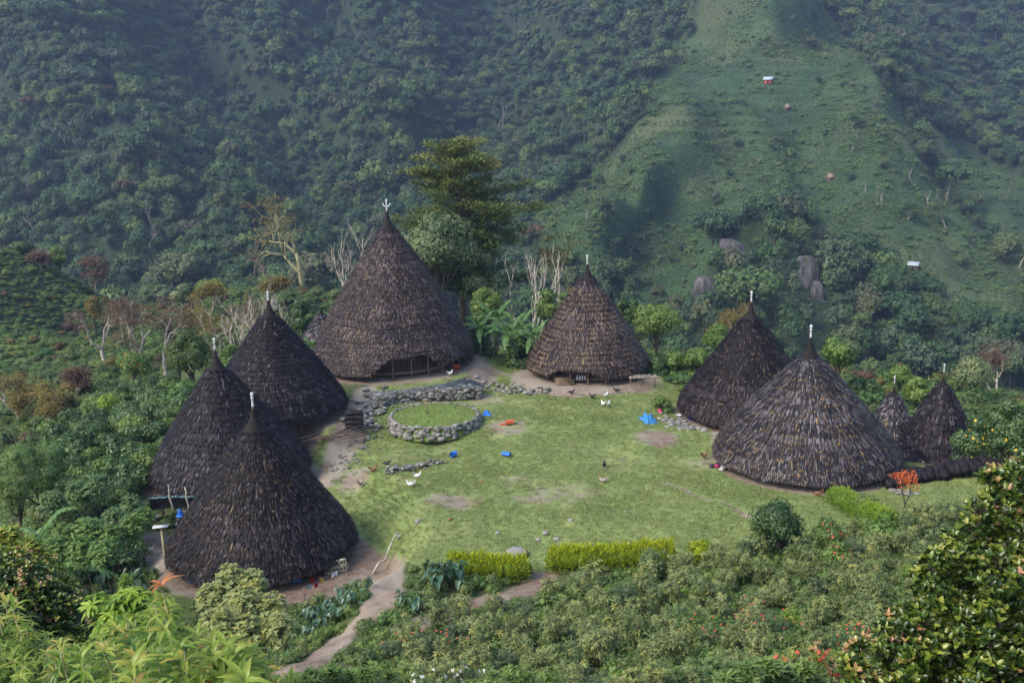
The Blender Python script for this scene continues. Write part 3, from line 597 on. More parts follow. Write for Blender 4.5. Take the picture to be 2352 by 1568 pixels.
def tree(px, py_top, D, wpx, label, mat='mid', name='broadleaf_tree', cat='tree', group=None, n=2600, L=.32, W=.2, nb=14, seed=None, low=.25, bark_=None, kind='dia', ros=0, sq=(1, 1, .8), vv=.5, flat=1.0, shape=None, pb=None):
    """a tree whose top reaches photo row py_top at depth D"""
    rng = np.random.RandomState(int(px * 3 + py_top) if seed is None else seed); D = proj(G(px, pb))[2] if pb else D; b0, zt = base_at(px, py_top, D); H = max(zt - b0[2], 1.2); R = wpx / 2 * D / F
    root = empty(name, b0, label, cat, group); tb = MB(); tips = []
    hc = H * (low + (1 - low) / 2); Rz = H * (1 - low) / 2 * flat
    rb = .34 * min(R, Rz * 1.3); nb = int(nb * 1.5); c = np.array([0, 0, hc])
    bl = blobs_for(rng, nb, c, (max(R - rb * .6, .1), max(R - rb * .6, .1), max(Rz - rb * .5, .1)), rb)
    if low <= .03: bl += [(np.array([math.cos(a) * R * .6, math.sin(a) * R * .6, H * (.04 + .12 * rng.rand())]), rb * 1.25) for a in np.arange(6) * 1.05]
    if shape: bl = [(np.array(q[:3]) * np.array([R, R, H]), q[3] * R) for q in shape]
    cb = MB(); crown(cb, rng, bl, n, L, W, kind, sq, vv, .2, ros=ros, core=True)
    cb.build('crown', FOL[mat], root); add_blooms(label, bl, root)
    tb.tube([(0, 0, -.4), (rng.randn() * .08, 0, H * .3), (rng.randn() * .2, rng.randn() * .1, hc)], [max(.05, R * .07), R * .05 + .02, R * .025 + .01], 7)
    for bc, r in bl[:7]: tb.tube([(0, 0, hc * .35 + rng.rand() * hc * .3), (bc[0] * .5, bc[1] * .5, bc[2] * .75), tuple(bc)], [R * .03 + .015, R * .02 + .01, .01], 5)
    tb.build('trunk', bark_ or M_bark_dark, root); return root
def bush(px, py_top, D, wpx, label, mat='mid', name='shrub', cat='shrub', **k):
    k.setdefault('low', .0); return tree(px, py_top, D, wpx, label, mat, name, cat, **k)

# ------------------------------------------------------------------ far forest and hill scrub
PROTO = bpy.data.collections
def proto_coll(name, objs):
    c = bpy.data.collections.new(name)
    for o in objs:
        COL.objects.unlink(o); c.objects.link(o)
    return c
def far_tree_mesh(seed, R, H, nb, n, L, flat=.8, lowc=.55, mat='forest', trunk=True):
    rng = np.random.RandomState(seed); b = MB(); c = (0, 0, H * lowc + (H * (1 - lowc)) * .45); rb = R * .42
    bl = blobs_for(rng, nb, c, (R * .8, R * .8, H * (1 - lowc) * .55), rb)
    crown(b, rng, bl, n, L, L * .62, 'dia', (1, 1, flat), .5, .22, core=True)
    if trunk: b.tube([(0, 0, -2), (0, 0, c[2])], [.28, .12], 5, .5, 1)
    return b.build('forest_tree', [FOL[mat], M_bark_dark])
specs = [(1, 4.4, 10, 13, 760, .75, .95, .12), (2, 5.6, 11, 18, 950, .8, .8, .2), (3, 3.4, 12, 12, 600, .7, 1.1, .15), (4, 6.2, 11, 22, 1000, .85, .6, .5), (5, 3.0, 8, 9, 460, .65, 1.0, .1), (6, 4.2, 13, 15, 760, .75, 1.0, .3)]
far_protos = [far_tree_mesh(s, R, H, nb, n, L, fl, lo) for s, R, H, nb, n, L, fl, lo in specs]
def small_bush(seed, R, H, n, L, mat='scrub', W=.45, nb=5):
    rng = np.random.RandomState(seed); b = MB(); bl = blobs_for(rng, nb, (0, 0, H * .4), (R * .7, R * .7, H * .35), R * .5); crown(b, rng, bl, n, L, L * W, 'dia', (1, 1, .9), .5, .2); return b.build('scrub_clump', FOL[mat])
scrub_protos = [small_bush(11, 1.0, 1.1, 90, .42), small_bush(12, 1.3, .9, 110, .5), small_bush(13, .8, 1.5, 80, .5, W=.3), small_bush(14, 1.5, .7, 110, .45, W=.3)]
def scatter(name, label, P, rot, scl, idx, coll, kind='stuff'):
    me = bpy.data.meshes.new(name); me.vertices.add(len(P)); me.vertices.foreach_set('co', np.asarray(P, np.float32).ravel())
    a = me.attributes.new('rot', 'FLOAT_VECTOR', 'POINT'); a.data.foreach_set('vector', np.asarray(rot, np.float32).ravel())
    a = me.attributes.new('scl', 'FLOAT_VECTOR', 'POINT'); a.data.foreach_set('vector', np.asarray(scl, np.float32).ravel())
    a = me.attributes.new('idx', 'INT', 'POINT'); a.data.foreach_set('value', np.asarray(idx, np.int32))
    o = bpy.data.objects.new(name, me); COL.objects.link(o); tag(o, label, None, None, kind)
    ng = bpy.data.node_groups.new(name, 'GeometryNodeTree'); ng.interface.new_socket('Geometry', in_out='INPUT', socket_type='NodeSocketGeometry'); ng.interface.new_socket('Geometry', in_out='OUTPUT', socket_type='NodeSocketGeometry')
    N = ng.nodes; gi = N.new('NodeGroupInput'); go = N.new('NodeGroupOutput'); ci = N.new('GeometryNodeCollectionInfo'); ci.inputs[0].default_value = coll; ci.inputs[1].default_value = True; ci.inputs[2].default_value = True
    ip = N.new('GeometryNodeInstanceOnPoints'); ip.inputs['Pick Instance'].default_value = True
    def na(nm, dt): x = N.new('GeometryNodeInputNamedAttribute'); x.data_type = dt; x.inputs[0].default_value = nm; return x.outputs[0]
    ng.links.new(gi.outputs[0], ip.inputs['Points']); ng.links.new(ci.outputs[0], ip.inputs['Instance']); ng.links.new(na('idx', 'INT'), ip.inputs['Instance Index'])
    ng.links.new(na('rot', 'FLOAT_VECTOR'), ip.inputs['Rotation']); ng.links.new(na('scl', 'FLOAT_VECTOR'), ip.inputs['Scale']); ng.links.new(ip.outputs[0], go.inputs[0])
    o.modifiers.new('scatter', 'NODES').node_group = ng; return o
def jgrid(x0, x1, y0, y1, st, rng):
    X, Y = np.meshgrid(np.arange(x0, x1, st), np.arange(y0, y1, st)); X = X.ravel() + (rng.rand(X.size) - .5) * st * .95; Y = Y.ravel() + (rng.rand(Y.size) - .5) * st * .95; return X, Y
rng = np.random.RandomState(5)
def steep(X, Y): return np.sqrt(1 + ((ground(X + 2, Y) - ground(X - 2, Y)) / 4) ** 2 + ((ground(X, Y + 2) - ground(X, Y - 2)) / 4) ** 2)
X, Y = jgrid(-560, 560, 240, 900, 4.3, rng); kp = rng.rand(len(X)) < .46 * steep(X, Y); X, Y = X[kp], Y[kp]; Zg = ground(X, Y); px, py, dd = proj(np.stack([X, Y, Zg], -1))
slope_top = z_top = None
ok = (px > -350) & (px < 2750) & (py > -330) & (np.abs(X / (Y + APEX)) < .93) & (py < 900)
gr = inpoly(px, py, GRASS1) | inpoly(px, py, GRASS2)
sparse = rng.rand(len(X)) < np.where(gr, .045, 1.0); ok &= sparse
for cx, cy, hw_, hh_ in ((1855, 668, 32, 62), (1688, 590, 30, 38), (1885, 725, 22, 50), (1620, 690, 34, 55)): ok &= ~((np.abs(px - cx) < hw_) & (np.abs(py - cy) < hh_))
X, Y, Zg, px, py, dd = (a[ok] for a in (X, Y, Zg, px, py, dd))
sc = 1.0 * (.50 + .75 * rng.rand(len(X)) ** 1.5 + .8 * (rng.rand(len(X)) < .07) * rng.rand(len(X))) * (1 + .25 * fbm(X / 40, Y / 40, 2)); sc = np.where(gr[ok] & (rng.rand(len(X)) < .8), sc * .5, sc); ix = rng.choice(6, len(X), p=[.24, .2, .18, .13, .1, .15]); rz = rng.rand(len(X)) * 6.28
# the ones that show largest: nearest crowns in view, each an object of its own
inframe = (px > -20) & (px < 2372) & (py > 380) & (py < 840) & ~((py > 700) & (px < 1560)) & ~((px > 1000) & (px < 1560) & (py > 640))
order = np.argsort(dd / sc + 1e6 * ~inframe); own = np.zeros(len(X), bool); own[order[:285]] = True
print('forest', len(X), 'own', own.sum(), dd[own].max())
ftag = []
for j in np.where(own)[0]:
    src = far_protos[ix[j]]; o = src.copy(); COL.objects.link(o); o.location = (X[j], Y[j], Zg[j] - .3); o.rotation_euler = (0, 0, rz[j]); o.scale = (sc[j],) * 3
    right = px[j] > 1300
    tag(o, 'dense forest tree rising from the gorge below the grassy hill on the right' if right else 'rounded forest tree on the lower wooded slope behind the village', 'tree', 'forest trees in the gorge on the right' if right else 'forest trees on the lower slope behind the village')
m = ~own; fc = proto_coll('forest_protos', far_protos)
scatter('forest', 'dense tropical forest covering the far mountainside', np.stack([X, Y, Zg - .3], -1)[m], np.stack([rz * 0, rz * 0, rz], -1)[m], np.repeat(sc[:, None], 3, 1)[m], ix[m], fc)
# scrub on the open slopes
X, Y = jgrid(-420, 480, 236, 740, 1.25, rng); kp = rng.rand(len(X)) < .75 * steep(X, Y); X, Y = X[kp], Y[kp]; Zg = ground(X, Y); px, py, dd = proj(np.stack([X, Y, Zg], -1)); gr = inpoly(px, py, GRASS1) | inpoly(px, py, GRASS2)
n1 = fbm(X / 14, Y / 14, 3); rows_ = (inpoly(px, py, GRASS2) | inpoly(px, py, [(1480, 250), (1700, 120), (1900, 150), (1980, 250), (1750, 330), (1500, 350)])) & (np.sin(Zg * 1.35 + fbm(X / 25, Y / 25, 2) * 3) > .35)
ok = (px > -200) & (px < 2650) & (py > -200) & (py < 900) & ~rows_ & (np.abs(X / (Y + APEX)) < .93) & ((gr & (rng.rand(len(X)) < .80 + 1.2 * n1)) | (~gr & (rng.rand(len(X)) < .12)))
X, Y, Zg = X[ok], Y[ok], Zg[ok]; k = len(X); print('scrub', k); big = np.clip(.30 + .38 * rng.rand(k) + .9 * np.maximum(n1[ok], 0) + (rng.rand(k) < .04) * 1.2, .3, 3)
sc_coll = proto_coll('scrub_protos', scrub_protos)
scatter('hillside_scrub', 'low green scrub and ferns covering the open hillside', np.stack([X, Y, Zg - .1], -1), np.stack([X * 0, X * 0, rng.rand(k) * 6.28], -1), np.repeat(big[:, None], 3, 1), rng.randint(0, 4, k), sc_coll)
# left middle-distance hill and the land beyond the village edge
X, Y = jgrid(-175, 175, 62, 236, 1.0, rng); Zg = ground(X, Y); px, py, dd = proj(np.stack([X, Y, Zg], -1)); 
inl = inpoly(X, Y, lawn_poly); nearH = np.zeros(len(X), bool)
for q in HP.values(): nearH |= np.hypot(X - q['p'][0], Y - q['p'][1]) < q['R'] + 1.2
ok = (px > -250) & (px < 2600) & ~inl & ~nearH & (rng.rand(len(X)) < .9) & (np.abs(X / (Y + APEX)) < .9) & ~((np.abs(px - 700) < 300) & (py > 850)) & ((Y > 104) | (px < 330) | (px > 1500)) & ~((Y<104)&(px<480)&(py>1080)) & ~((Y<68)&(px>1500))
X, Y, Zg = X[ok], Y[ok], Zg[ok]; k = len(X); print('mid scrub', k)
mid_protos = [small_bush(21, 1.1, 1.2, 300, .22, 'mid'), small_bush(22, 1.2, 1.3, 330, .24, 'scrub'), small_bush(23, .9, .9, 260, .22, 'mid'), small_bush(24, 1.2, 1.3, 300, .24, 'scrub'), small_bush(25, 1.6, 1.9, 260, .24, 'gold'), small_bush(26, 1.6, 2.0, 240, .24, 'red'), small_bush(27, 1.3, 1.5, 300, .22, 'olive')]
mc = proto_coll('mid_scrub_protos', mid_protos)
scatter('undergrowth', 'mixed green undergrowth between the village and the gorge', np.stack([X, Y, Zg - .1], -1), np.stack([X * 0, X * 0, rng.rand(k) * 6.28], -1), np.stack([s9 := (.50 + .45 * rng.rand(k) ** 2 + .6 * (rng.rand(k) < .06) + .5 * np.clip(fbm(X / 9, Y / 9, 2), 0, 1)) * np.where(Y > 110, .9, 1.15), s9, s9 * (.55 + .55 * rng.rand(k))], 1), rng.choice(7, k, p=[.24, .16, .22, .25, .03, .012, .088]), mc)
# short grass on the green
gp = []
for s_ in range(3):
    r_ = np.random.RandomState(40 + s_); b = MB(); k = 26; a = r_.rand(k) * 6.28; rr = r_.rand(k) ** .5 * .26; P = np.stack([rr * np.cos(a), rr * np.sin(a), np.full(k, -.01)], -1)
    D = np.stack([r_.randn(k) * .9, r_.randn(k) * .9, np.ones(k)], -1); b.leaves(P, D, r_.randn(k, 3), .06 + .08 * r_.rand(k), .04, r_.rand(k) * .8 + .1 * s_, 'dia', droop=.3); gp.append(b.build('grass_tuft', FOL['grass']))
gc = proto_coll('grass_protos', gp)
X, Y = jgrid(-45, 55, 40, 102, .30, rng); px, py, dd = proj(np.stack([X, Y, ground(X, Y)], -1)); inl = inpoly(X, Y, lawn_poly)
fi = np.interp(Y, Yall, np.arange(len(Yall))).astype(int); fj = np.clip((X / (Y + APEX) - tt[0]) / (tt[1] - tt[0]), 0, NT_ - 1).astype(int); dv = dirt[fi, fj]
ok = inl & (px > -60) & (px < 2420) & (rng.rand(len(X)) < (1 - smooth(.2, .8, dv + fbm(X, Y, 2) * .5)) * .95)
for q in HP.values(): ok &= np.hypot(X - q['p'][0], Y - q['p'][1]) > q['R'] + .2
X, Y = X[ok], Y[ok]; k = len(X); print('tufts', k)
scatter('lawn_grass', 'short trodden grass on the village green', np.stack([X, Y, ground(X, Y)], -1), np.stack([X * 0, X * 0, rng.rand(k) * 6.28], -1), np.stack([np.full(k, 1.), np.full(k, 1.), .5 + rng.rand(k) * .6 + 1.3 * np.clip(fbm(X / 3, Y / 3, 3), 0, 1)], -1), rng.randint(0, 3, k), gc)
# ------------------------------------------------------------------ trees one can tell apart
def bare_tree(px, py_top, D, label, lean=(0, 0), r=.22, lev=3, spread=.6, L0=.42, seed=1, mat=None, canopy=None, group=None, name='bare_tree', kids=(2, 3), up=.35, stems=1, csz=(1.3, 1.3, .35), cn=60, cL=.35, base_py=None, shrink=.68):
    rng = np.random.RandomState(seed); b0, zt = base_at(px, py_top, D)
    if base_py is not None: b0[2] = at(px, base_py, D)[2]
    H = zt - b0[2]; root = empty(name, b0, label, 'tree', group); b = MB(); tips = []
    for s_ in range(stems):
        d = np.array([lean[0], lean[1], 1.]) + (rng.randn(3) * [.35, .35, 0] if stems > 1 else 0)
        limb(b, rng, (rng.randn() * .15 * (stems > 1), 0, -.4), d, H * L0, r, lev, tips, spread, up, kids=kids, shrink=shrink)
    zs = max(t_[0][2] for t_ in tips); k = H / zs
    for V in b.V: V *= [1, 1, k]
    b.build('trunk', mat or M_bark_pale, root)
    if canopy:
        cb = MB()
        for p, d in tips:
            if rng.rand() < .85:
                c = p * [1, 1, k]; n_ = int(cn * (.5 + rng.rand())); u = nrm(rng.randn(n_, 3)); P = c + u * np.array(csz) * rng.rand(n_, 1) ** .5
                cb.leaves(P, u * [1, 1, .2] + rng.randn(n_, 3) * .3, rng.randn(n_, 3) * .4 + [0, 0, 1], cL, cL * .5, np.clip(rng.rand() * .6 + .4 * rng.rand(n_), 0, 1))
        cb.build('crown', FOL[canopy], root)
    return root
# pale trunks on the mountainside
g1, l1 = 'pale trees scattered over the grassy mountainside', 'thin pale-barked tree standing alone on the grassy mountainside'
for i, (x, y, h) in enumerate([(1342, 528, 48), (1955, 360, 34), (1876, 412, 20), (1989, 446, 36), (2014, 459, 44), (2031, 475, 36), (2094, 418, 34), (2106, 441, 40), (2133, 482, 44), (2153, 468, 34), (2169, 479, 58), (2317, 470, 60), (1854, 558, 50), (1869, 515, 42),
                               (1649, 358, 20), (1669, 252, 20), (1933, 137, 34), (1838, 40, 26), (2205, 736, 22), (1919, 621, 22), (1515, 602, 32), (1480, 560, 24)]):
    q = G(x, y); D = proj(q)[2]; bare_tree(x, y - h, D, l1, group=g1, seed=i, r=.24, lev=2, L0=.6, spread=.35, base_py=y, mat=M_bark_far, canopy='forest', csz=(1.2, 1.2, .5), cn=14, cL=.6)
g2, l2 = 'pale trees with thin flat crowns on the mountainside', 'pale forked tree with a thin flat crown on the grassy mountainside'
for i, (x, y, h) in enumerate([(1384, 512, 58), (1412, 598, 50), (1450, 602, 62), (2086, 511, 46), (2180, 535, 78), (1937, 592, 52), (1950, 600, 48), (2347, 620, 72), (1966, 306, 46), (2211, 280, 46), (1872, 78, 48), (1439, 284, 42), (1347, 450, 34), (1800, 600, 40), (1540, 610, 44)]):
    q = G(x, y); D = proj(q)[2]; bare_tree(x, y - h, D, l2, group=g2, seed=50 + i, r=.32, lev=3, L0=.45, spread=.5, base_py=y, canopy='forest', csz=(2.4, 2.4, .5), cn=60, cL=.8, mat=M_bark_far)
g3_, l3 = 'pale trunks showing through the far forest', 'pale bare trunk showing through the dense far forest'
for i, (x, y, h) in enumerate([(437, 150, 38), (749, 58, 40), (365, 396, 40), (275, 418, 42), (342, 515, 55), (340, 562, 44), (76, 536, 42), (461, 378, 40), (955, 172, 34), (1079, 212, 36), (1153, 288, 56), (1138, 310, 40), (801, 332, 32), (60, 440, 30), (560, 300, 30), (900, 420, 34), (1220, 90, 30), (150, 330, 34), (620, 150, 30)]):
    q = G(x, y + 6); D = proj(q)[2] - 6; bare_tree(x, y - h, D, l3, group=g3_, mat=M_bark_far, seed=90 + i, r=.30, lev=2, L0=.55, spread=.45, base_py=y + 8)
for nm, x, y, wd, top, lab in (('broadleaf_tree', 1300, 130, 62, 92, 'bright green umbrella-shaped tree high in the far forest'), ('broadleaf_tree', 335, 500, 34, 458, 'pale green round-headed tree above the wooded slope left of the orange tree'), ('broadleaf_tree', 225, 60, 70, 22, 'large pale green crown near the top left ridge'), ('broadleaf_tree', 270, 60, 34, 18, 'small yellowish green crown beside the large pale one on the ridge')):
    q = G(x, y); tree(x, top, proj(q)[2] - 6, wd, lab, 'mid', n=900, L=1.1, W=.7, low=.5)
for x, y, wd, lab in ((75, 232, 80, 'rusty purple flat tree crown high on the left mountainside'), (240, 205, 46, 'small rusty tree crown right of the larger rusty one on the left mountainside'), (1230, 530, 110, 'wide dusky red tree crown at the foot of the grassy spur'), (285, 425, 56, 'brownish flat crown over the middle of the left forest')):
    q = G(x, y + 15); tree(x, y - 12, proj(q)[2] - 8, wd, lab, 'red', n=700, L=1.2, W=.6, low=.6, sq=(1, 1, .4))
# big layered tree and its leafy neighbour behind the tallest house
def layered_tree(px, py_top, D, wpx, label):
    rng = np.random.RandomState(4); b0, zt = base_at(px, py_top, D); H = zt - b0[2]; R = wpx / 2 * D / F; root = empty('layered_conifer_tree', b0, label, 'tree'); tb = MB(); cb = MB()
    tb.tube([(0, 0, -1), (.1, 0, H * .3), (.1, .1, H * .6), (-.1, 0, H * .97)], [.55, .42, .26, .06], 10)
    tb.tube([(.1, 0, H * .42), (.9, .1, H * .55), (1.3, .1, H * .8)], [.26, .2, .06], 8)
    nlev = 22
    for i in range(nlev):
        f = i / (nlev - 1); z = H * (.30 + .69 * f); rad = R * (.18 + .95 * (1 - f) ** .6) * (.8 + .4 * rng.rand()) * (1 - .35 * (f < .3))
        for k in range(7):
            a = rng.rand() * 6.28; L = rad * (.3 + .8 * rng.rand()); d = np.array([math.cos(a), math.sin(a), .12 + .18 * rng.rand()])
            pts = [np.array([0, 0, z]) + d * L * s_ + np.array([0, 0, -.09 * L * s_ * s_ + .10 * L * s_ ** 3]) for s_ in np.linspace(0, 1, 6)]; tb.tube(pts, np.linspace(.09, .02, 6), 5)
            for s_ in np.linspace(.3, 1, max(3, int(L * 1.9))):
                c = np.array([0, 0, z]) + d * L * s_ + rng.randn(3) * [.45, .45, .18]; n_ = int(36 + 26 * rng.rand()); w_ = .75 * (1.2 - .4 * s_)
                P = c + rng.randn(n_, 3) * [w_ * .7, w_ * .7, .2]; dd_ = d * .8 + rng.randn(n_, 3) * [.8, .8, .25] + [0, 0, .25]
                cb.leaves(P, dd_, rng.randn(n_, 3) * .4 + [0, 0, 1], .46 * (.6 + .7 * rng.rand(n_)), .15, np.clip(.30 + .5 * f + .25 * rng.randn() + .1 * rng.randn(n_), 0, 1), droop=.05)
    tb.build('trunk', M_bark_dark, root); cb.build('crown', FOL['olive'], root); return root
layered_tree(1050, 326, 110, 400, 'tall layered golden-olive tree rising behind the tallest house')
tree(1000, 448, 105, 215, 'large drooping grey-green broadleaf tree in front of the layered tree', 'oliveg', n=15000, L=.42, W=.16, nb=34, low=.22, vv=.5, kind='dia', flat=.95, seed=3)
tree(1105, 560, 107, 110, 'smaller grey-green tree right of the drooping broadleaf tree', 'oliveg', n=5000, L=.38, W=.16, nb=16, low=.15, seed=5)
bare_tree(682, 452, 168, 'forked pale-trunked tree with thin orange flat crown left of the tallest house', seed=12, r=.5, lev=4, L0=.30, shrink=.8, spread=1.15, mat=M_bark_green, canopy='gold', csz=(1.9, 1.9, .4), cn=26, cL=.5, base_py=662, up=.12, kids=(2, 3), lean=(-.05, 0))
bare_tree(640, 556, 166, 'leaning dead grey tree with a long broken limb beside the forked tree', seed=22, r=.42, lev=3, L0=.45, spread=.8, mat=M_bark_dark, base_py=664, lean=(-.9, 0), up=.1, kids=(2, 2))
bare_tree(831, 500, 104, 'white dead tree poking out behind the tallest house', seed=31, r=.16, lev=4, L0=.32, spread=.5, stems=2, lean=(-.2, 0), kids=(2, 3))
bare_tree(595, 640, 100, 'spreading dead branches behind the smoke-blackened house', seed=36, r=.13, lev=4, L0=.34, spread=.75, stems=4, kids=(2, 3), lean=(.1, 0))
bare_tree(545, 665, 104, 'dead reddish branches further left behind the smoke-blackened house', seed=38, r=.10, lev=3, L0=.4, spread=.7, stems=3, kids=(2, 3))
bare_tree(1222, 560, 106, 'cluster of tall whitish dead stems above the banana plants', seed=41, r=.14, lev=3, L0=.5, spread=.3, stems=7, up=.5, kids=(2, 2))
bare_tree(1283, 545, 112, 'yellowing flat-topped tree right of the whitish dead stems', seed=43, r=.24, lev=4, L0=.34, spread=.65, mat=M_bark_green, canopy='gold', csz=(1.3, 1.3, .3), cn=34, cL=.4)
for x, yt, wd, lab, mt in ((300, 682, 150, 'rust-leaved spreading tree with grey branches left of the brown bushy tree', 'red'), (170, 850, 130, 'rust-leaved flat tree low on the left above the coffee bushes', 'red'), (35, 860, 110, 'grey-brown flat-crowned tree at the left edge', 'gold'), (430, 740, 60, 'thin tree with scattered rust leaves behind the brown bushy tree', 'red'), (90, 575, 120, 'rusty flat tree on the skyline of the left green hill', 'red'), (500, 690, 100, 'brown thin-leaved tree with pale stems left of the dead branches', 'gold'), (1700, 705, 90, 'yellowish feathery tree behind the dark house on the right', 'gold'), (2320, 800, 120, 'dark rusty tree at the right edge behind the round tree', 'red'), (210, 590, 110, 'rust and grey tree below the forest behind the left hill', 'red'), (232, 705, 120, 'wide dull-brown tree on the left slope nearest the left edge', 'red'), (365, 690, 130, 'broad rusty crown directly behind the brown bushy tree', 'red'), (560, 695, 100, 'thin rusty tree above the dead branches', 'red'), (95, 905, 110, 'low brown spreading tree above the feathery trees', 'gold'), (475, 655, 120, 'brown feathery crown on the crest left of the forked tree', 'gold'), (615, 640, 90, 'low golden crown at the foot of the forked tree', 'gold')):
    D = {300: 118, 170: 104, 35: 96, 430: 122, 90: 180, 500: 120, 1700: 112, 2320: 112, 210: 186, 232: 126, 365: 118, 560: 112, 95: 92, 475: 150, 615: 150}[x]
    q = at(x, yt, D); csx = wd * D / F / 5.5
    bare_tree(x, yt, D, lab, seed=x, r=.16 + .001 * wd, lev=5, L0=.30, spread=1.05, up=.18, canopy=mt, csz=(csx * .9, csx * .9, .5), cn=34, cL=.24 if D < 150 else .45, kids=(2, 3))
tree(430, 732, 94, 128, 'dense brown-tinged bushy tree beside the left houses', 'olive', n=5200, L=.26, W=.12, nb=18, low=.03, vv=.35, seed=71)
tree(400, 735, 97, 60, 'reddish-topped shrub against the brown bushy tree', 'red', n=1200, L=.24, W=.10, nb=8, low=.2, seed=72)
tree(2240, 812, 88, 128, 'round dense tree with pinkish olive crown behind the dark storehouse', 'oliveg', n=6500, L=.20, W=.10, nb=26, low=.12, vv=.72, seed=73)
M_ = [  # px, top, D, width, label, material, name
 (1510, 680, 99, 130, 'pale green feathery tree right of the banded brown house', 'mid', 'feathery_tree', .15, .34), (1440, 660, 103, 60, 'dark-leaved tree peeking out right of the banded brown house top', 'deep', 'broadleaf_tree', .2, .3),
 (1650, 740, 100, 90, 'feathery light tree left of the dark right-hand house', 'mid', 'feathery_tree', .1, .32), (1555, 800, 92, 62, 'round vine-covered bush left of a taller one', 'mid', 'vine_covered_bush', 0, .24), (1600, 785, 91, 66, 'taller vine-covered bush beside the dark right-hand house', 'mid', 'vine_covered_bush', 0, .24), (1510, 815, 92, 52, 'low vine-covered bush next to the drying rack', 'deep', 'vine_covered_bush', 0, .24),
 (1930, 752, 84, 92, 'bright-topped tree behind the grey house', 'mid', 'broadleaf_tree', .2, .3), (1890, 830, 80, 60, 'green bush in the notch between the two big right houses', 'mid', 'broadleaf_tree', .0, .3), (1985, 870, 86, 110, 'leafy coffee-like thicket left of the smallest hut', 'deep', 'thicket', 0, .3), (1930, 900, 76, 80, 'leafy bush tucked right behind the grey roof', 'mid', 'thicket', 0, .28), (2070, 832, 88, 60, 'tree with reddish tips above the smallest hut', 'mid', 'broadleaf_tree', .2, .3), (2110, 850, 80, 60, 'green tree between the small hut and the storehouse spire', 'mid', 'broadleaf_tree', .05, .3),
 (2200, 940, 74, 70, 'bush right of the storehouse roof', 'mid', 'broadleaf_tree', 0, .28), (2330, 890, 62, 110, 'dark glossy tree at the right edge beyond the storehouse', 'deep', 'broadleaf_tree', .05, .22), (2245, 950, 64, 110, 'dark glossy shrub with yellow flowers beside the storehouse', 'deep', 'flowering_shrub', 0, .18), (2325, 955, 62, 120, 'larger dark shrub with yellow flowers at the right edge', 'deep', 'flowering_shrub', 0, .18),
 (690, 668, 102, 84, 'green tree between the smoke-blackened and the tallest house', 'deep', 'broadleaf_tree', .1, .3), (770, 640, 106, 40, 'olive tree edge behind the left of the tallest house', 'oliveg', 'broadleaf_tree', .1, .3), (600, 735, 95, 60, 'yellow-green tree top behind the smoke-blackened house', 'bright', 'broadleaf_tree', .1, .3), (530, 775, 92, 70, 'small citrus-like tree between the two left roofs', 'mid', 'broadleaf_tree', .0, .28),
 (1120, 640, 103, 90, 'light green tree over the bananas', 'mid', 'broadleaf_tree', .1, .3), (1255, 655, 98, 60, 'papaya-like green tree left of the banded brown house', 'mid', 'broadleaf_tree', .3, .34), (1300, 640, 101, 60, 'leafy tree touching the left slope of the banded brown roof', 'mid', 'broadleaf_tree', .1, .3), (1100, 740, 97, 70, 'dark bush right of the tallest house', 'deep', 'thicket', 0, .3), (1190, 760, 95, 80, 'dark broad-leaved bush behind the clothes line', 'deep', 'thicket', 0, .3),
 (300, 800, 106, 90, 'small fruit tree with orange fruit left of the brown bushy tree', 'mid', 'broadleaf_tree', .2, .26), (250, 905, 90, 90, 'yellow-green bush among the coffee shrubs', 'bright', 'broadleaf_tree', .0, .26),
 (70, 985, 62, 210, 'large light green feathery tree at the left edge', 'mid', 'feathery_tree', .05, .16), (20, 1010, 58, 120, 'second light green feathery tree cut by the left edge', 'mid', 'feathery_tree', .05, .16),
 (45, 545, 185, 60, 'dark tree on the left hilltop', 'deep', 'broadleaf_tree', .1, .5), (130, 560, 190, 50, 'rounded green tree behind the left hilltop', 'mid', 'broadleaf_tree', .1, .5), (480, 635, 172, 80, 'light green trees clump on the sunlit crest', 'mid', 'broadleaf_tree', .1, .5), (420, 640, 174, 70, 'olive clump on the crest', 'oliveg', 'broadleaf_tree', .1, .5), (210, 665, 150, 40, 'orange-tinged tree in the dip behind the left hill', 'gold', 'broadleaf_tree', .2, .4)]
for x, yt, D, wd, lab, mt, nm, lo, L in M_:
    tree(x, yt, D, wd, lab, mt, nm, 'shrub' if lo == 0 else 'tree', n=int(2600 + wd * 22), L=L, W=L * (.3 if 'feather' in nm else .55), nb=14, low=lo, vv=.8 if 'feather' in nm else .55)
gC, lC = 'coffee and garden shrubs left of the houses', 'glossy green coffee shrub in the garden left of the thatched houses'
rng = np.random.RandomState(77); proto = None
poly = [np.array([at(x, y, d)[0], at(x, y, d)[1]]) for x, y, d in ((200, 930, 98), (430, 870, 98), (440, 900, 84), (360, 1050, 74), (290, 1120, 66), (330, 1200, 60), (150, 1300, 50), (90, 1240, 52), (130, 1120, 62), (120, 1000, 80))]
X, Y = jgrid(-45, 0, 45, 100, 1.75, rng); ok = inpoly(X, Y, poly)
protos = []
for s_ in range(3):
    r_ = np.random.RandomState(200 + s_); root = empty('coffee_shrub', (0, 0, 0), lC, 'shrub', gC); b = MB(); bl = blobs_for(r_, 8, (0, 0, 1.05), (.9, .9, .7), .55)
    crown(b, r_, bl, 1500, .24, .11, 'dia', (1, 1, .75), .5, .25, ros=0); b.build('crown', FOL['deep' if s_ != 1 else 'mid'], root); b = MB(); b.tube([(0, 0, -.2), (0.05, 0, 1.0)], [.06, .03], 6)
    for q in range(4): b.tube([(0, 0, .4 + .1 * q), (math.cos(q * 1.7) * .8, math.sin(q * 1.7) * .8, 1.2)], [.03, .01], 5)
    b.build('stem', M_bark_dark, root); protos.append([root, False])
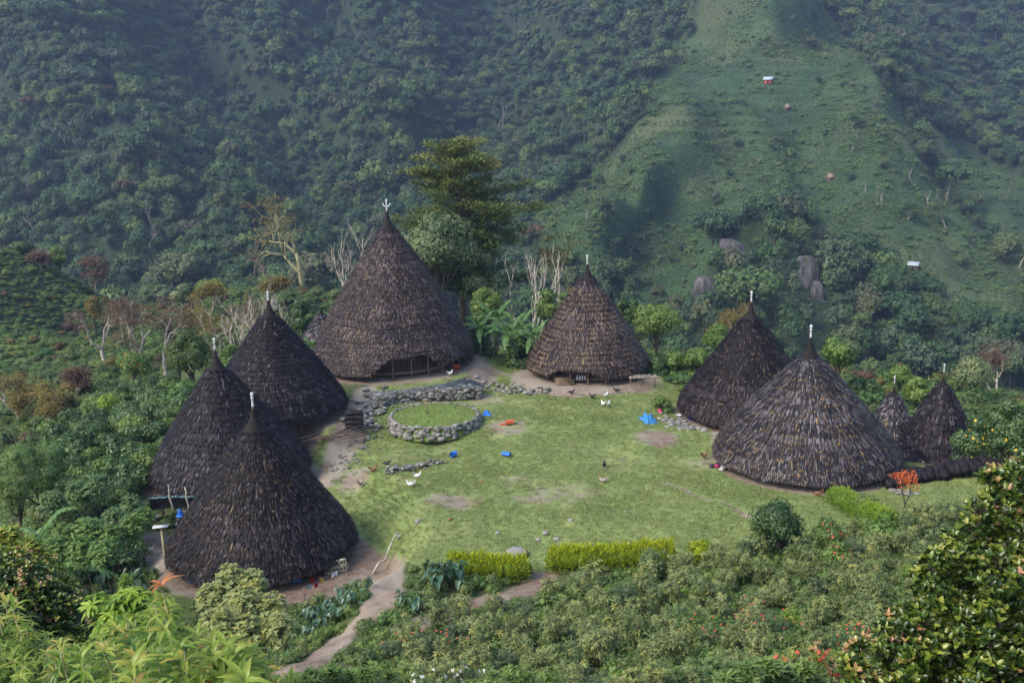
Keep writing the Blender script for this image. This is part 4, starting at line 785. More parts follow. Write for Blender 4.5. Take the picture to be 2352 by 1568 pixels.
for x, y in zip(X[ok], Y[ok]):
    pr = protos[rng.randint(3)]; loc = g3(x, y); sc_ = .75 + .6 * rng.rand()
    if not pr[1]: pr[0].location = loc; pr[1] = True
    else: copy_tree(pr[0], loc, rng.rand() * 6.28, sc_)
# banana plants
def banana(loc, H, label, seed, nl=9, group='banana plants'):
    rng = np.random.RandomState(seed); root = empty('banana_plant', loc, label, 'banana plant', group); b = MB(); b.tube([(0, 0, -.2), (.03, 0, H * .3), (0, .03, H * .55)], [.15, .12, .08], 9); b.build('stem', FOL['mid'], root)
    for i in range(nl):
        b = MB(); a = i * 2.4 + rng.rand() * .5; L = H * (.5 + .15 * rng.rand()); up = 1.5 - 1.1 * i / nl; d = np.array([math.cos(a), math.sin(a), 0]); n_ = 12; pts = []
        for s_ in np.linspace(0, 1, n_): pts.append(np.array([0, 0, H * .52]) + d * L * s_ * (.55 + .45 * (1 - up / 1.6)) + np.array([0, 0, L * (up * s_ - (.75 + .35 * rng.rand() * 0) * s_ * s_ * 1.15)]))
        pts = np.array(pts); side = np.array([-d[1], d[0], 0]); b.tube(pts, np.linspace(.035, .008, n_), 5, .9)
        for k in range(2, n_ - 1):
            for sg in (-1, 1):
                wd = .30 * math.sin(math.pi * min(1, (k + 1) / n_) ** .8) + .04; gap = .04 * rng.rand(); p0 = pts[k] + (pts[k + 1] - pts[k]) * gap; p1 = pts[k + 1]; dr = np.array([0, 0, -wd * (.15 + .5 * rng.rand())])
                b.add([p0, p1, p1 + sg * side * wd + dr + d * .06, p0 + sg * side * wd + dr + d * .06 + (p1 - p0) * .15 * rng.rand()], np.array([[0, 1, 2, 3]]), .3 + .5 * rng.rand())
        b.build('leaf', FOL['banana'], root)
    return root
for i, (x, y, D, H, lab) in enumerate([(1135, 662, 98, 0, 'tall banana plant with raised leaves behind the clothes line'), (1190, 690, 97, 0, 'second banana plant, leaning right, behind the clothes line'), (1165, 705, 94, 0, 'lower banana plant in front of the tall one'), (1225, 715, 94, 0, 'banana plant beside the left foot of the banded brown house'), (1100, 700, 95, 0, 'banana plant close to the tallest house'), (45, 1130, 50, 0, 'banana plant at the left edge below the feathery tree'), (100, 1165, 49, 0, 'banana plant with a dry brown leaf at the left edge'), (718, 756, 92, 0, 'young banana plant between the tallest and the smoke-blackened house'), (398, 898, 84, 0, 'banana leaf clump above the second left roof')]):
    b0, zt = base_at(x, y, D); banana(b0, max(2, (zt - b0[2]) * .95), lab, 300 + i)
# ------------------------------------------------------------------ hedges and garden plants round the green
def hedge(pts, h, wd, label, mat='hedge', seed=1, name='hedge', dens=520, L=.20):
    rng = np.random.RandomState(seed); P0 = [G(*q) for q in pts]; c = np.mean(P0, 0); root = empty(name, c, label, 'hedge'); b = MB(); tb = MB()
    for (a, z) in zip(P0[:-1], P0[1:]):
        Ls = np.linalg.norm(z - a); n = int(dens * Ls); t = rng.rand(n); base = a + (z - a) * t[:, None] - c; nrm_ = np.array([-(z - a)[1], (z - a)[0], 0]) / Ls
        ang = rng.rand(n) * np.pi * 1.15 - .25; hh = h * (1 + .5 * fbm(t * Ls * .6 + seed * 3 + np.linalg.norm(a), t * 0 + seed, 3) + .08 * rng.randn(n)); rr = .8 + .25 * rng.rand(n)
        off = np.cos(ang) * wd / 2 * rr * (1 + .15 * vn(t * Ls * 2, t * 0 + 4)); zz = np.clip(np.abs(np.sin(ang)) ** .6 * hh * rr, .05, None)
        P = base + nrm_ * off[:, None] + np.array([0, 0, 1.]) * zz[:, None]
        N = nrm_ * np.cos(ang)[:, None] + np.array([0, 0, 1.]) * np.sin(ang)[:, None]
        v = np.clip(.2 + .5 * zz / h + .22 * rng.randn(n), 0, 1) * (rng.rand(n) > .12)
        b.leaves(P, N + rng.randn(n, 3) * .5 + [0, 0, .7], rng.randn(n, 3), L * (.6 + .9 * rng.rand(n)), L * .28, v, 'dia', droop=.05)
        for q in range(int(Ls * 2.5)):
            p = a + (z - a) * rng.rand() - c + nrm_ * rng.randn() * .12; tb.tube([p - [0, 0, .1], p + [rng.randn() * .1, 0, h * .75]], [.025, .012], 5)
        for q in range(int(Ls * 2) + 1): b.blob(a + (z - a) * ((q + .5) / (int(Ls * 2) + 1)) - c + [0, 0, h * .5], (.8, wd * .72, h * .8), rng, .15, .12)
    b.build('foliage', FOL[mat], root); tb.build('stems', M_bark_dark, root); return root
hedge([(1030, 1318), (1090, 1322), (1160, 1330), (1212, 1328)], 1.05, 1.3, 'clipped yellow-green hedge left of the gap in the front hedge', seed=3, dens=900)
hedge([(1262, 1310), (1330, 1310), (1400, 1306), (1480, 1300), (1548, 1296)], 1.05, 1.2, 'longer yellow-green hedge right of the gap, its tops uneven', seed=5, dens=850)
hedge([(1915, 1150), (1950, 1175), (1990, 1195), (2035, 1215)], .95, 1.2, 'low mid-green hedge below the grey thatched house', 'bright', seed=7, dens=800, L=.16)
bush(1607, 1238, 49, 84, 'single round yellow-green shrub right of the long hedge', 'hedge', n=1900, L=.2, W=.06, nb=12, seed=9, pb=1290)
tree(1790, 1135, 45, 150, 'tall dark bluish shrub with upright feathery sprays at the edge of the green', 'deep', 'tall_shrub', 'shrub', n=7500, L=.20, W=.07, nb=26, low=.0, vv=.45, seed=14, pb=1290)
tree(1757, 1180, 44, 60, 'pale-tipped feathery shrub leaning left of the tall dark shrub', 'mid', 'tall_shrub', 'shrub', n=1600, L=.2, W=.06, nb=8, low=.0, seed=15, pb=1285)
tree(1905, 1185, 42, 100, 'rounded green shrub with red blooms right of the tall dark shrub', 'mid', 'flowering_shrub', 'shrub', n=3200, L=.14, W=.08, nb=14, low=0, seed=16, pb=1280)
tree(1925, 1240, 36, 90, 'hibiscus-like shrub with a few scattered red blooms', 'mid', 'flowering_shrub', 'shrub', n=3200, L=.13, W=.08, nb=14, low=0, seed=17, pb=1320)
tree(1990, 1130, 50, 70, 'loose grey-green shrub in front of the low hedge', 'cass', 'tall_shrub', 'shrub', n=1500, L=.2, W=.08, nb=10, low=0, seed=18, pb=1190)
tree(2120, 1150, 44, 110, 'thin twiggy shrub on the right-hand lawn', 'cass', 'twiggy_shrub', 'shrub', n=900, L=.13, W=.06, nb=14, low=.1, seed=19, pb=1230)
tree(2030, 1190, 44, 90, 'broad-leaved shrub below the orange flowering tree', 'mid', 'garden_shrub', 'shrub', n=1500, L=.22, W=.14, nb=10, low=0, seed=20, pb=1250)
rt = bare_tree(2078, 1088, 54, 'small crooked tree covered in orange-red flowers beside the thatch bundles', seed=61, r=.07, lev=3, L0=.4, spread=.6, canopy='flowers', csz=(.34, .34, .2), cn=30, cL=.11, mat=M_bark_dark, name='flowering_tree', lean=(.25, 0))
# big-leaved taro and gourd patches
def taro(loc, label, n, spread, L, seed, h=.8, group='big-leaved taro plants', mat='taro', name='taro_plant'):
    rng = np.random.RandomState(seed); root = empty(name, loc, label, 'plant', group); b = MB(); tb = MB()
    for i in range(n):
        a = rng.rand() * 6.28; r = spread * rng.rand() ** .6; hh = h * (.6 + .6 * rng.rand()); p = np.array([r * math.cos(a), r * math.sin(a), hh]); out = np.array([math.cos(a), math.sin(a), 0]) * .8 + rng.randn(3) * .35
        tb.tube([(p[0] * .3, p[1] * .3, -.1), (p[0] * .8, p[1] * .8, hh * .7), tuple(p)], [.022, .016, .01], 5)
        b.leaves([p], [out + [0, 0, -.55]], [np.array([0, 0, 1.]) + out * .5], L * (.6 + .7 * rng.rand()), L * .75 * (.6 + .6 * rng.rand()), rng.rand(), 'heart', droop=.25)
    b.build('leaves', FOL[mat], root); tb.build('stems', FOL['mid'], root); return root
rng = np.random.RandomState(8); k = 0
def patch(poly_px, n, lab, L, spread, cnt, mat='taro', name='taro_plant', group=None, h=.8):
    global k
    W_ = [G(*q)[:2] for q in poly_px]; A = np.array(W_); c = 0; tries = 0
    while c < n and tries < 4000:
        tries += 1; x, y = A.min(0) + rng.rand(2) * (A.max(0) - A.min(0))
        if inpoly(np.array([x]), np.array([y]), W_)[0] and dirt[int(np.interp(y, Yall, np.arange(len(Yall)))), int((x / (y + APEX) - tt[0]) / (tt[1] - tt[0]))] < .35: taro(g3(x, y), lab, cnt, spread, L, 900 + k, group=group or lab, mat=mat, name=name, h=h); k += 1; c += 1
patch([(170, 1350), (260, 1310), (380, 1320), (400, 1400), (230, 1420)], 16, 'blue-green taro plant in the bed in front of the nearest left house', .42, .6, 14, group='taro plants in the left bed')
patch([(980, 1330), (1030, 1330), (1090, 1380), (1060, 1410), (980, 1380)], 7, 'hanging grey-green taro plant at the left end of the front hedge', .42, .45, 14, group='taro plants at the hedge end', h=1.1)
patch([(920, 1395), (970, 1380), (970, 1410), (920, 1415)], 2, 'lone taro clump beside the dirt path', .36, .4, 10, group='taro plants by the path')
patch([(1260, 1400), (1400, 1345), (1420, 1370), (1330, 1400), (1230, 1440)], 13, 'bright broad-leaved gourd plant sprawling below the long hedge', .42, .5, 13, 'mid', 'gourd_plant', group='gourd plants below the hedge', h=.7)
patch([(700, 1440), (800, 1350), (850, 1370), (830, 1420), (720, 1510)], 16, 'broad-leaved plant on the bank beside the lower path', .34, .5, 13, group='broad-leaved plants on the path bank', h=.9)
patch([(1140, 800), (1240, 800), (1240, 830), (1140, 820)], 4, 'pale taro plant by the clothes line posts', .5, .6, 9, group='taro plants behind the washing')
patch([(1600, 880), (1680, 870), (1690, 890), (1600, 900)], 5, 'low grey taro plant between the rack and the dark house', .4, .5, 10, group='taro plants beside the drying rack', h=.4)
patch([(330, 1020), (380, 1060), (330, 1100), (290, 1060)], 6, 'pale taro plant beside the second left house', .5, .6, 10, group='taro plants left of the second house')
# cassava slope in front
def cassava(seed, h=1.3, nst=5, mat='cass', nro=130, L=.19):
    rng = np.random.RandomState(seed); root = empty('cassava_shrub', (0, 0, 0), 'knee-high cassava shrub', 'shrub'); b = MB(); tb = MB(); P = []; N = []
    for s_ in range(nst):
        a = rng.rand() * 6.28; tip = np.array([math.cos(a), math.sin(a), 0]) * .4 * rng.rand() ** .5 + [0, 0, h * (.65 + .4 * rng.rand())]; tb.tube([(0, 0, -.2), tip * [.4, .4, .5], tip], [.016, .012, .006], 5)
        for q in range(nro // nst): P.append(tip * (1, 1, .45 + .6 * rng.rand()) + nrm(rng.randn(3)) * [.33, .33, .12]); N.append([rng.randn() * .4, rng.randn() * .4, 1])
    v = np.where(rng.rand(len(P)) < .04, .97, np.clip(rng.rand(len(P)) * .75, 0, .8)); rosettes(b, rng, np.array(P), np.array(N), 6, L, L * .26, -.25, v, 'dia', .25, vj=.05)
    b.build('leaves', FOL[mat], root); tb.build('stems', M_bark_dark, root); return root
lc, gc_ = 'grey-green cassava shrub on the slope below the green', 'shrubs on the front slope'
kinds_ = [('cass', lc), ('mid', 'fresh green shrub with small hand-shaped leaves on the front slope'), ('cass', lc), ('oliveg', 'dull olive-green shrub growing among the cassava'), ('cass', lc), ('bright', 'yellow-green leafy shrub brightening the cassava slope')]
protos = [cassava(500 + i, [1.15, .8, 1.4, 1.0, 1.6, .7][i], mat=kinds_[i][0], L=[.19, .14, .21, .13, .18, .13][i], nro=[130, 200, 120, 220, 130, 180][i]) for i in range(6)]
W_ = [G(*q)[:2] for q in ((900, 1480), (1060, 1420), (1250, 1400), (1420, 1330), (1560, 1300), (1700, 1270), (1880, 1290), (2100, 1200), (2352, 1180), (2400, 1330))] ; W_ += [np.array(q) for q in ((20, 17), (8, 14), (0, 14), (-3, 19))]
A = np.array(W_); X, Y = jgrid(A[:, 0].min(), A[:, 0].max(), A[:, 1].min(), A[:, 1].max(), 1.42, rng); ok = inpoly(X, Y, W_); X, Y = X[ok], Y[ok]; px, py, dd = proj(np.stack([X, Y, ground(X, Y) + .6], -1)); dv_ = dirt[np.interp(Y, Yall, np.arange(len(Yall))).astype(int), np.clip((X / (Y + APEX) - tt[0]) / (tt[1] - tt[0]), 0, NT_ - 1).astype(int)]
ok = (px > 600) & (px < 2420) & (py < 1640) & ~((px > 2130) & (py > 1330)) & (dv_ < .3); X, Y, px, py = X[ok], Y[ok], px[ok], py[ok]; print('cassava', len(X)); used = [0] * 6
for x, y in zip(X[:295], Y[:295]):
    i = rng.choice(6, p=[.26, .12, .24, .14, .18, .06]); loc = g3(x, y)
    if not used[i]: used[i] = 1; r_ = protos[i]; r_.location = loc
    else: r_ = copy_tree(protos[i], loc, rng.rand() * 6.28, .75 + .5 * rng.rand())
    r_['label'] = kinds_[i][1]; r_['group'] = gc_
# weeds between everything near
wp = [small_bush(31, .45, .5, 260, .13, 'cass', .3), small_bush(32, .5, .35, 240, .12, 'mid', .5), small_bush(33, .35, .6, 220, .14, 'cass', .25), small_bush(34, .55, .45, 260, .11, 'mid', .5)]
wc = proto_coll('weed_protos', wp); X, Y = jgrid(-60, 60, 3, 75, .62, rng); px, py, dd = proj(np.stack([X, Y, ground(X, Y)], -1)); inl = inpoly(X, Y, lawn_poly)
fi = np.interp(Y, Yall, np.arange(len(Yall))).astype(int); fj = np.clip((X / (Y + APEX) - tt[0]) / (tt[1] - tt[0]), 0, NT_ - 1).astype(int); dv = dirt[fi, fj]
ok = ~inl & (px > -150) & (px < 2500) & (py < 1900) & (dv < .3 + .25 * rng.rand(len(X))) & (np.abs(X / (Y + APEX)) < .94) & (rng.rand(len(X)) < .8) & ~((Y > 62) & (px > 500)) & ((px < 1000) | (px > 1700) | (Y < 44) | True)
for q in HP.values(): ok &= np.hypot(X - q['p'][0], Y - q['p'][1]) > q['R'] + 1.0
X, Y = X[ok], Y[ok]; n_ = len(X); print('weeds', n_)
scatter('ground_cover', 'low weeds and leafy ground cover on the slopes round the green', np.stack([X, Y, ground(X, Y) - .03], -1), np.stack([X * 0, X * 0, rng.rand(n_) * 6.28], -1), np.repeat((.6 + .9 * rng.rand(n_))[:, None], 3, 1), rng.randint(0, 4, n_), wc)



# ------------------------------------------------------------------ stonework
def mat_stone(name, a, b, moss=.25):
    n = NT(name); f = n.noise(3, 6, rough=.7); g = n.noise(.9, 4, 'pos'); c = n.ramp(n.attr('v'), [(0, a), (.6, b), (1, tuple(min(1, x * 1.35) for x in b))]); c = n.mix(n.math('MULTIPLY', f, .5), c, (.07, .065, .06))
    c = n.mix(n.math('MULTIPLY', n.ramp(g, [(.5, (0, 0, 0)), (.7, (1, 1, 1))]), moss), c, (.07, .11, .03)); n.bump(f, .5, .04); return n.done(c, .9)
M_st = mat_stone('field_stone', (.10, .095, .09), (.27, .255, .235), .4); M_flag = mat_stone('flagstone', (.15, .147, .155), (.29, .28, .29), .45); M_soil = plain('dark_soil', (.06, .05, .035), .95)
M_turf = NT('turf'); _c = M_turf.mix(M_turf.noise(3, 5), (.11, .19, .035), (.19, .27, .06)); M_turf = M_turf.done(_c, .95)
rng = np.random.RandomState(91)
def wall_stones(b, pts, z0, z1, size, rng, thick=.35):
    """courses of stones along a line of ground points"""
    for (a, z) in zip(pts[:-1], pts[1:]):
        a = np.array(a[:2]); z = np.array(z[:2]); L = np.linalg.norm(z - a)
        for q in range(max(1, int(L / size * ((z1 - z0) / size + 1) * 1.5))):
            t = rng.rand(); zz = z0 + (z1 - z0) * rng.rand(); p = a + (z - a) * t; s_ = size * (.6 + .8 * rng.rand())
            b.blob((p[0], p[1], zz), (s_ * 1.15, thick * 1.3, s_ * .75), rng, .2, rng.rand(), rz=math.atan2(*(z - a)[::-1]) + rng.randn() * .15)
zt = -.50; top_px = [(845, 885), (868, 866), (905, 853), (1010, 850), (1062, 864), (1106, 880), (1102, 889), (1040, 893), (960, 899), (905, 905), (880, 915), (850, 905)]
TP = [Pz(x, y, zt) for x, y in top_px]; cen = np.mean(np.array(TP), 0); TL = [(p[0] - cen[0], p[1] - cen[1]) for p in TP]
root = empty('stone_terrace', (cen[0], cen[1], -1.55), 'raised terrace of flagstones and fieldstone walls before the tallest house', 'terrace')
b = MB(); n = len(TL); V = [(x, y, z) for z in (-.2, 1.0) for x, y in TL]; b.add(V, [np.array([[i, (i + 1) % n, n + (i + 1) % n, n + i] for i in range(n)]), np.array([list(range(n, 2 * n))])]); b.build('core', M_soil, root)
n = NT('flag_paving'); tc = n.n('NewGeometry').outputs['Position']; vo = n.n('TexVoronoi', feature='DISTANCE_TO_EDGE'); vo.inputs['Scale'].default_value = 1.7; vc = n.n('TexVoronoi'); vc.inputs['Scale'].default_value = 1.7
nz = n.n('TexNoise'); nz.inputs['Scale'].default_value = 1.2; n.l(tc, nz.inputs['Vector']); wv = n.n('VectorMath', operation='ADD'); n.l(tc, wv.inputs[0]); n.l(nz.outputs['Color'], wv.inputs[1]); n.l(wv.outputs[0], vo.inputs['Vector']); n.l(wv.outputs[0], vc.inputs['Vector'])
bw = n.n('RGBToBW'); n.l(vc.outputs['Color'], bw.inputs[0]); c = n.ramp(bw.outputs[0], [(.2, (.15, .145, .155)), (.8, (.30, .29, .30))]); c = n.mix(n.math('MULTIPLY', n.noise(5, 5, rough=.7), .5), c, (.12, .12, .10)); eg = n.ramp(vo.outputs['Distance'], [(.02, (1, 1, 1)), (.09, (0, 0, 0))]); c = n.mix(eg, c, n.mix(n.noise(1.1, 3), (.035, .04, .02), (.09, .12, .04))); n.bump(n.ramp(vo.outputs['Distance'], [(0, (0, 0, 0)), (.12, (1, 1, 1))]), .9, .08); M_pave = n.done(c, .85)
n = len(TL); b = MB(); b.add([(x, y, z) for z in (.96, 1.06) for x, y in TL], [np.array([[i, (i + 1) % n, n + (i + 1) % n, n + i] for i in range(n)]), np.array([list(range(n, 2 * n))])]); b.build('paving', M_pave, root)
b = MB()
for q in range(60): x, y = rng.rand(2) * [16, 9] - [8, 4.5]; ok_ = inpoly(np.array([x]), np.array([y]), TL)[0]; ok_ and b.blob((x, y, 1.07), (.5 * (.6 + .6 * rng.rand()), .36, .06), rng, .15, rng.rand(), flat=.4)
b.build('loose_slabs', M_flag, root)
b = MB(); wall_stones(b, [TL[i] for i in (5, 6, 7, 8, 9, 10, 11, 0)], .1, .9, .34, rng, .25); b.build('retaining_wall', M_st, root)
def stones(name, pts, label, size, z1=.15, group=None, dens=1.0, cat='stones', spread=.4):
    P0 = [G(*q) for q in pts]; c = np.mean(P0, 0); root = empty(name, c, label, cat, group); b = MB()
    for a, z in zip(P0[:-1], P0[1:]):
        L = np.linalg.norm(z - a)
        for q in range(int(L / size * 3.2 * dens)):
            p = a + (z - a) * rng.rand() + rng.randn(3) * [spread, spread, 0]; s_ = size * (.5 + .8 * rng.rand()); zz = float(ground(p[0], p[1])) + rng.rand() * z1; b.blob((p[0] - c[0], p[1] - c[1], zz - c[2]), (s_ * 1.2, s_, s_ * .55), rng, .2, rng.rand())
    b.build('stonework', M_st, root); return root
stones('stone_kerb', [(1106, 882), (1160, 895), (1205, 902), (1248, 903)], 'low broken stone kerb running right from the terrace to the banded house', .34, .25, cat='stone wall', dens=1.5)
stones('stone_row', [(890, 1085), (930, 1078), (965, 1073), (1016, 1064)], 'short dark row of loose stones below the round stone platform', .26, .30, cat='stone wall', dens=2.4, spread=.22)
stones('stone_steps', [(865, 905), (850, 935), (835, 965), (820, 985)], 'tumbled mossy stone steps down the left side of the terrace', .42, .2, cat='steps', dens=2.2, spread=.7)
stones('stone_edging', [(830, 1010), (822, 1035), (800, 1060), (760, 1085)], 'scattered edging stones between the left houses and the green', .30, .1, cat='stones', dens=.8, spread=.6)
stones('stone_paving', [(1530, 962), (1555, 972), (1585, 985)], 'patch of flat stones before the dark right-hand house', .42, .05, cat='paving', dens=2.4, spread=.6)
stones('stone_bank', [(2010, 1110), (2050, 1122), (2090, 1140)], 'mossy edging stones beneath the orange flowering tree', .34, .1, cat='stones', dens=1.0, spread=.3)
# round stone platform
pc = G(999, 985); pc[2] = -1.5; RR = 3.55
root = empty('round_stone_platform', pc, 'round turf-topped platform ringed by a fieldstone wall on the green', 'platform'); b = MB(); nst = 300
for q in range(nst): a = rng.rand() * 6.28; zz = .05 + .85 * (q / nst); s_ = (.46 - .16 * q / nst) * (.65 + .7 * rng.rand()); rr = RR - .14 * zz; b.blob((rr * math.cos(a), rr * math.sin(a), zz), (s_ * .9, s_ * 1.15, s_ * .8), rng, .2, rng.rand(), rz=a)
for q in range(100): a = q / 100 * 6.28; s_ = .30 * (.6 + .7 * rng.rand()); b.blob(((RR - .18) * math.cos(a), (RR - .18) * math.sin(a), .92 + rng.randn() * .03), (s_, s_ * 1.2, s_ * .7), rng, .2, rng.rand(), rz=a)
b.build('stone_wall', M_st, root); b = MB(); b.lathe([(RR + .0, -.1), (RR - .2, .85), (RR - .45, .90), (1.5, 1.0), (0, 1.02)], 40); b.build('turf_top', M_turf, root, smooth=True)
b = MB(); k = 5200; a = rng.rand(k) * 6.28; rr = (RR - .3) * rng.rand(k) ** .5; b.leaves(np.stack([rr * np.cos(a), rr * np.sin(a), .9 + .1 * (1 - rr / RR)], -1), np.stack([rng.randn(k) * .6, rng.randn(k) * .6, np.ones(k)], -1), rng.randn(k, 3), .10 + .08 * rng.rand(k), .05, .3 + .5 * rng.rand(k)); g_ = b.build('grass', FOL['grass'], root); g_['kind'] = 'stuff'
q = pc + np.array([-.55, -.2, 0]); root = empty('wooden_post', q + [0, 0, 1.0], 'small forked wooden post standing on the round platform', 'post'); b = MB(); b.tube([(0, 0, -.1), (.02, 0, 1.25)], [.05, .04], 7); b.build('pole', M_plank, root); b = MB(); b.box((0, 0, 1.2), (.62, .12, .14)); b.build('crosspiece', M_plank, root)
b = MB(); b.box((0, 0, 0), (.5, .3, .02))
# boulders
def boulder(px, py, wpx, label, hf=.6, m=None, name='boulder', dy=1.0):
    q = G(px, py); D = proj(q)[2]; w_ = wpx * D / F; rg = np.random.RandomState(px); b = MB(); V = ICO_V * (1 + .22 * (rg.rand(len(ICO_V), 1) - .5)); V = V * [w_ / 2, w_ / 2 * dy, w_ * hf / 2]; V[:, 2] = np.clip(V[:, 2], -w_, w_ * hf * .36); b.add(V, ICO_F, .4 + .6 * rg.rand())
    return tag(b.build(name, m or M_st, loc=(q[0], q[1], q[2] + w_ * hf * .12)), label, 'boulder' if name == 'boulder' else 'stone')
boulder(1187, 1272, 52, 'large flat-topped grey boulder behind the clipped hedge', .45)
for x, y, w_, l in ((961, 1200, 16, 'upright pale stone on the lower lawn, leftmost'), (1142, 1224, 13, 'small dark stone left of the three-stone group'), (1236, 1240, 14, 'dark stone, left one of the three-stone group'), (1253, 1226, 17, 'grey stone at the back of the three-stone group'), (1279, 1239, 17, 'dark oblong stone, right one of the three-stone group'), (1311, 1196, 16, 'low flat stone half sunk in the lawn'), (918, 1232, 17, 'stone on the edge of the grassy bank'), (2051, 1128, 22, 'pale flat stone under the orange flowering tree'), (1438, 1177, 12, 'tiny flat stone on the right of the lawn'), (1760, 1160, 8, 'tiny stone near the trail')):
    boulder(x, y, w_, l, .5 if 'upright' not in l else 1.0)
def slab(px, py, dpx, hpx, rz, col, label, name='plank', cat='plank', th=.06, lift=.03):
    q = G(px, py); D = proj(q)[2]; b = MB(); b.box((0, 0, 0), (dpx * D / F, hpx * D / F, th)); o = b.build(name, col, loc=(q[0], q[1], q[2] + th / 2 + lift)); o.rotation_euler = (0, 0, rz); return tag(o, label, cat)
M_brick = plain('fired_clay', (.30, .12, .07), .85)
slab(1034, 1195, 12, 5, .9, M_brick, 'broken red roof-tile piece lying on the lawn', 'tile_fragment', 'tile'); slab(1106, 1108, 10, 6, .1, M_brick, 'small brown wood chunk on the worn lawn', 'wood_chunk', 'wood')
slab(1139, 839, 24, 5, 0, M_plank, 'short weathered plank on the grass below the washing'); slab(1080, 916, 14, 6, .1, M_flag, 'pale flat stone slab in the grass above the round platform', 'stone_slab', 'stone')
# ------------------------------------------------------------------ birds and dog
M_hen = {'white': plain('white_feathers', (.72, .70, .66), .7, .1), 'dark': plain('dark_feathers', (.03, .025, .03), .6, .3), 'brown': plain('brown_feathers', (.20, .10, .05), .7, .4), 'grey': plain('speckled_feathers', (.35, .28, .24), .7, .4)}
M_comb = plain('red_comb', (.45, .03, .03), .6); M_leg = plain('yellow_leg', (.45, .30, .08), .7)
def hen(px, py, rz, kind, label, peck=False, s=1.0):
    q = G(px, py); root = empty('chicken', q, label, 'chicken', 'chickens on and around the green', rz); s *= 1.15; b = MB(); hz_ = -.14 if peck else .12
    b.tube(np.array([(-.20, 0, .30), (-.15, 0, .27), (-.05, 0, .24), (.06, 0, .24), (.13, 0, .29), (.17, 0, .34 + hz_ * .5), (.19 + .05 * peck, 0, .34 + hz_), (.24 + .05 * peck, 0, .335 + hz_), (.27 + .05 * peck, 0, .32 + hz_)]) * s, np.array([.02, .08, .115, .11, .075, .04, .035, .03, .006]) * s, 10)
    b.leaves(np.array([(-.14, y, .29) for y in (-.03, -.01, .01, .03, 0)]) * s, [(-.7, y * 8, .75 + .2 * y) for y in (-.03, -.01, .01, .03, 0)], np.tile([0, 1., 0], (5, 1)), .24 * s, .12 * s, droop=.3); b.build('body', M_hen[kind], root, smooth=True)
    b = MB(); b.box(np.array((.20 + .05 * peck, 0, .385 + hz_)) * s, np.array((.07, .012, .05)) * s); b.build('comb', M_comb, root)
    for y in (-.04, .04): b = MB(); b.tube(np.array([(.0, y, .16), (.01, y, .02), (.06, y, 0)]) * s, .012 * s, 5); b.build('leg', M_leg, root)
for a in ((1391, 914, .5, 'white', 'white hen furthest up of the three below the banded house'), (1385, 934, 2.0, 'white', 'white hen, lower left of the three below the banded house'), (1397, 935, 1.0, 'white', 'white hen, lower right of the three below the banded house'), (1312, 908, 3.0, 'dark', 'black hen at the earth edge below the banded house', True), (1360, 917, 2.6, 'dark', 'black hen walking left of the white hens'), (1417, 903, 0, 'dark', 'small black hen furthest right near the banded house', True),
          (943, 1121, 3.2, 'white', 'white hen pecking on the left of the lawn'), (959, 1101, .2, 'white', 'white cockerel standing just above the pecking white hen'), (858, 1087, .3, 'brown', 'brown cockerel beside the worn patch left of the stone row'), (829, 1118, 1.0, 'grey', 'speckled hen on the worn patch by the left house'), (888, 1072, 2.8, 'dark', 'small dark hen next to the stone row', True), (947, 836, 2.7, 'white', 'white hen on the terrace under the arched entrance'), (1014, 848, 3.1, 'white', 'white hen at the back right of the terrace'), (1034, 864, .4, 'white', 'white hen on the right end of the terrace'), (1071, 842, 0, 'dark', 'dark hen at the right eave of the tallest house'),
          (1388, 1076, 1.4, 'dark', 'dark upright cockerel alone in the middle of the green'), (1385, 1112, 3.0, 'grey', 'speckled hen on the worn earth below the dark cockerel'), (1618, 1055, .5, 'brown', 'red and white cockerel near the grey house'), (1879, 1143, 3.3, 'brown', 'brown hen in the grass in front of the grey house', True), (347, 1272, 0, 'white', 'white hen on the earth beside the lamp post')): hen(*a)
q = G(1659, 990); root = tag(bpy.data.objects.new('dog', None), 'small tan dog under the eave of the dark right-hand house', 'dog'); COL.objects.link(root); root.location = q; root.rotation_euler = (0, 0, 2.9); b = MB()
b.tube([(-.30, 0, .34), (-.2, 0, .36), (0, 0, .35), (.17, 0, .36), (.26, 0, .42), (.33, 0, .52), (.42, 0, .52), (.50, 0, .48)], [.05, .09, .095, .11, .08, .06, .06, .025], 10); b.tube([(-.28, 0, .36), (-.38, 0, .42), (-.42, 0, .52)], [.03, .025, .01], 6)
for x, y in ((-.22, .06), (-.22, -.06), (.18, .06), (.18, -.06)): b.tube([(x, y, .34), (x - .03 * (x < 0), y, .18), (x + .02, y, .02), (x + .06, y, .01)], [.05, .03, .02, .02], 6)
for y in (.04, -.04): b.tube([(.33, y, .55), (.32, y * 1.4, .62)], [.03, .005], 5)
b.build('body', plain('tan_fur', (.32, .20, .10), .9), root, smooth=True)
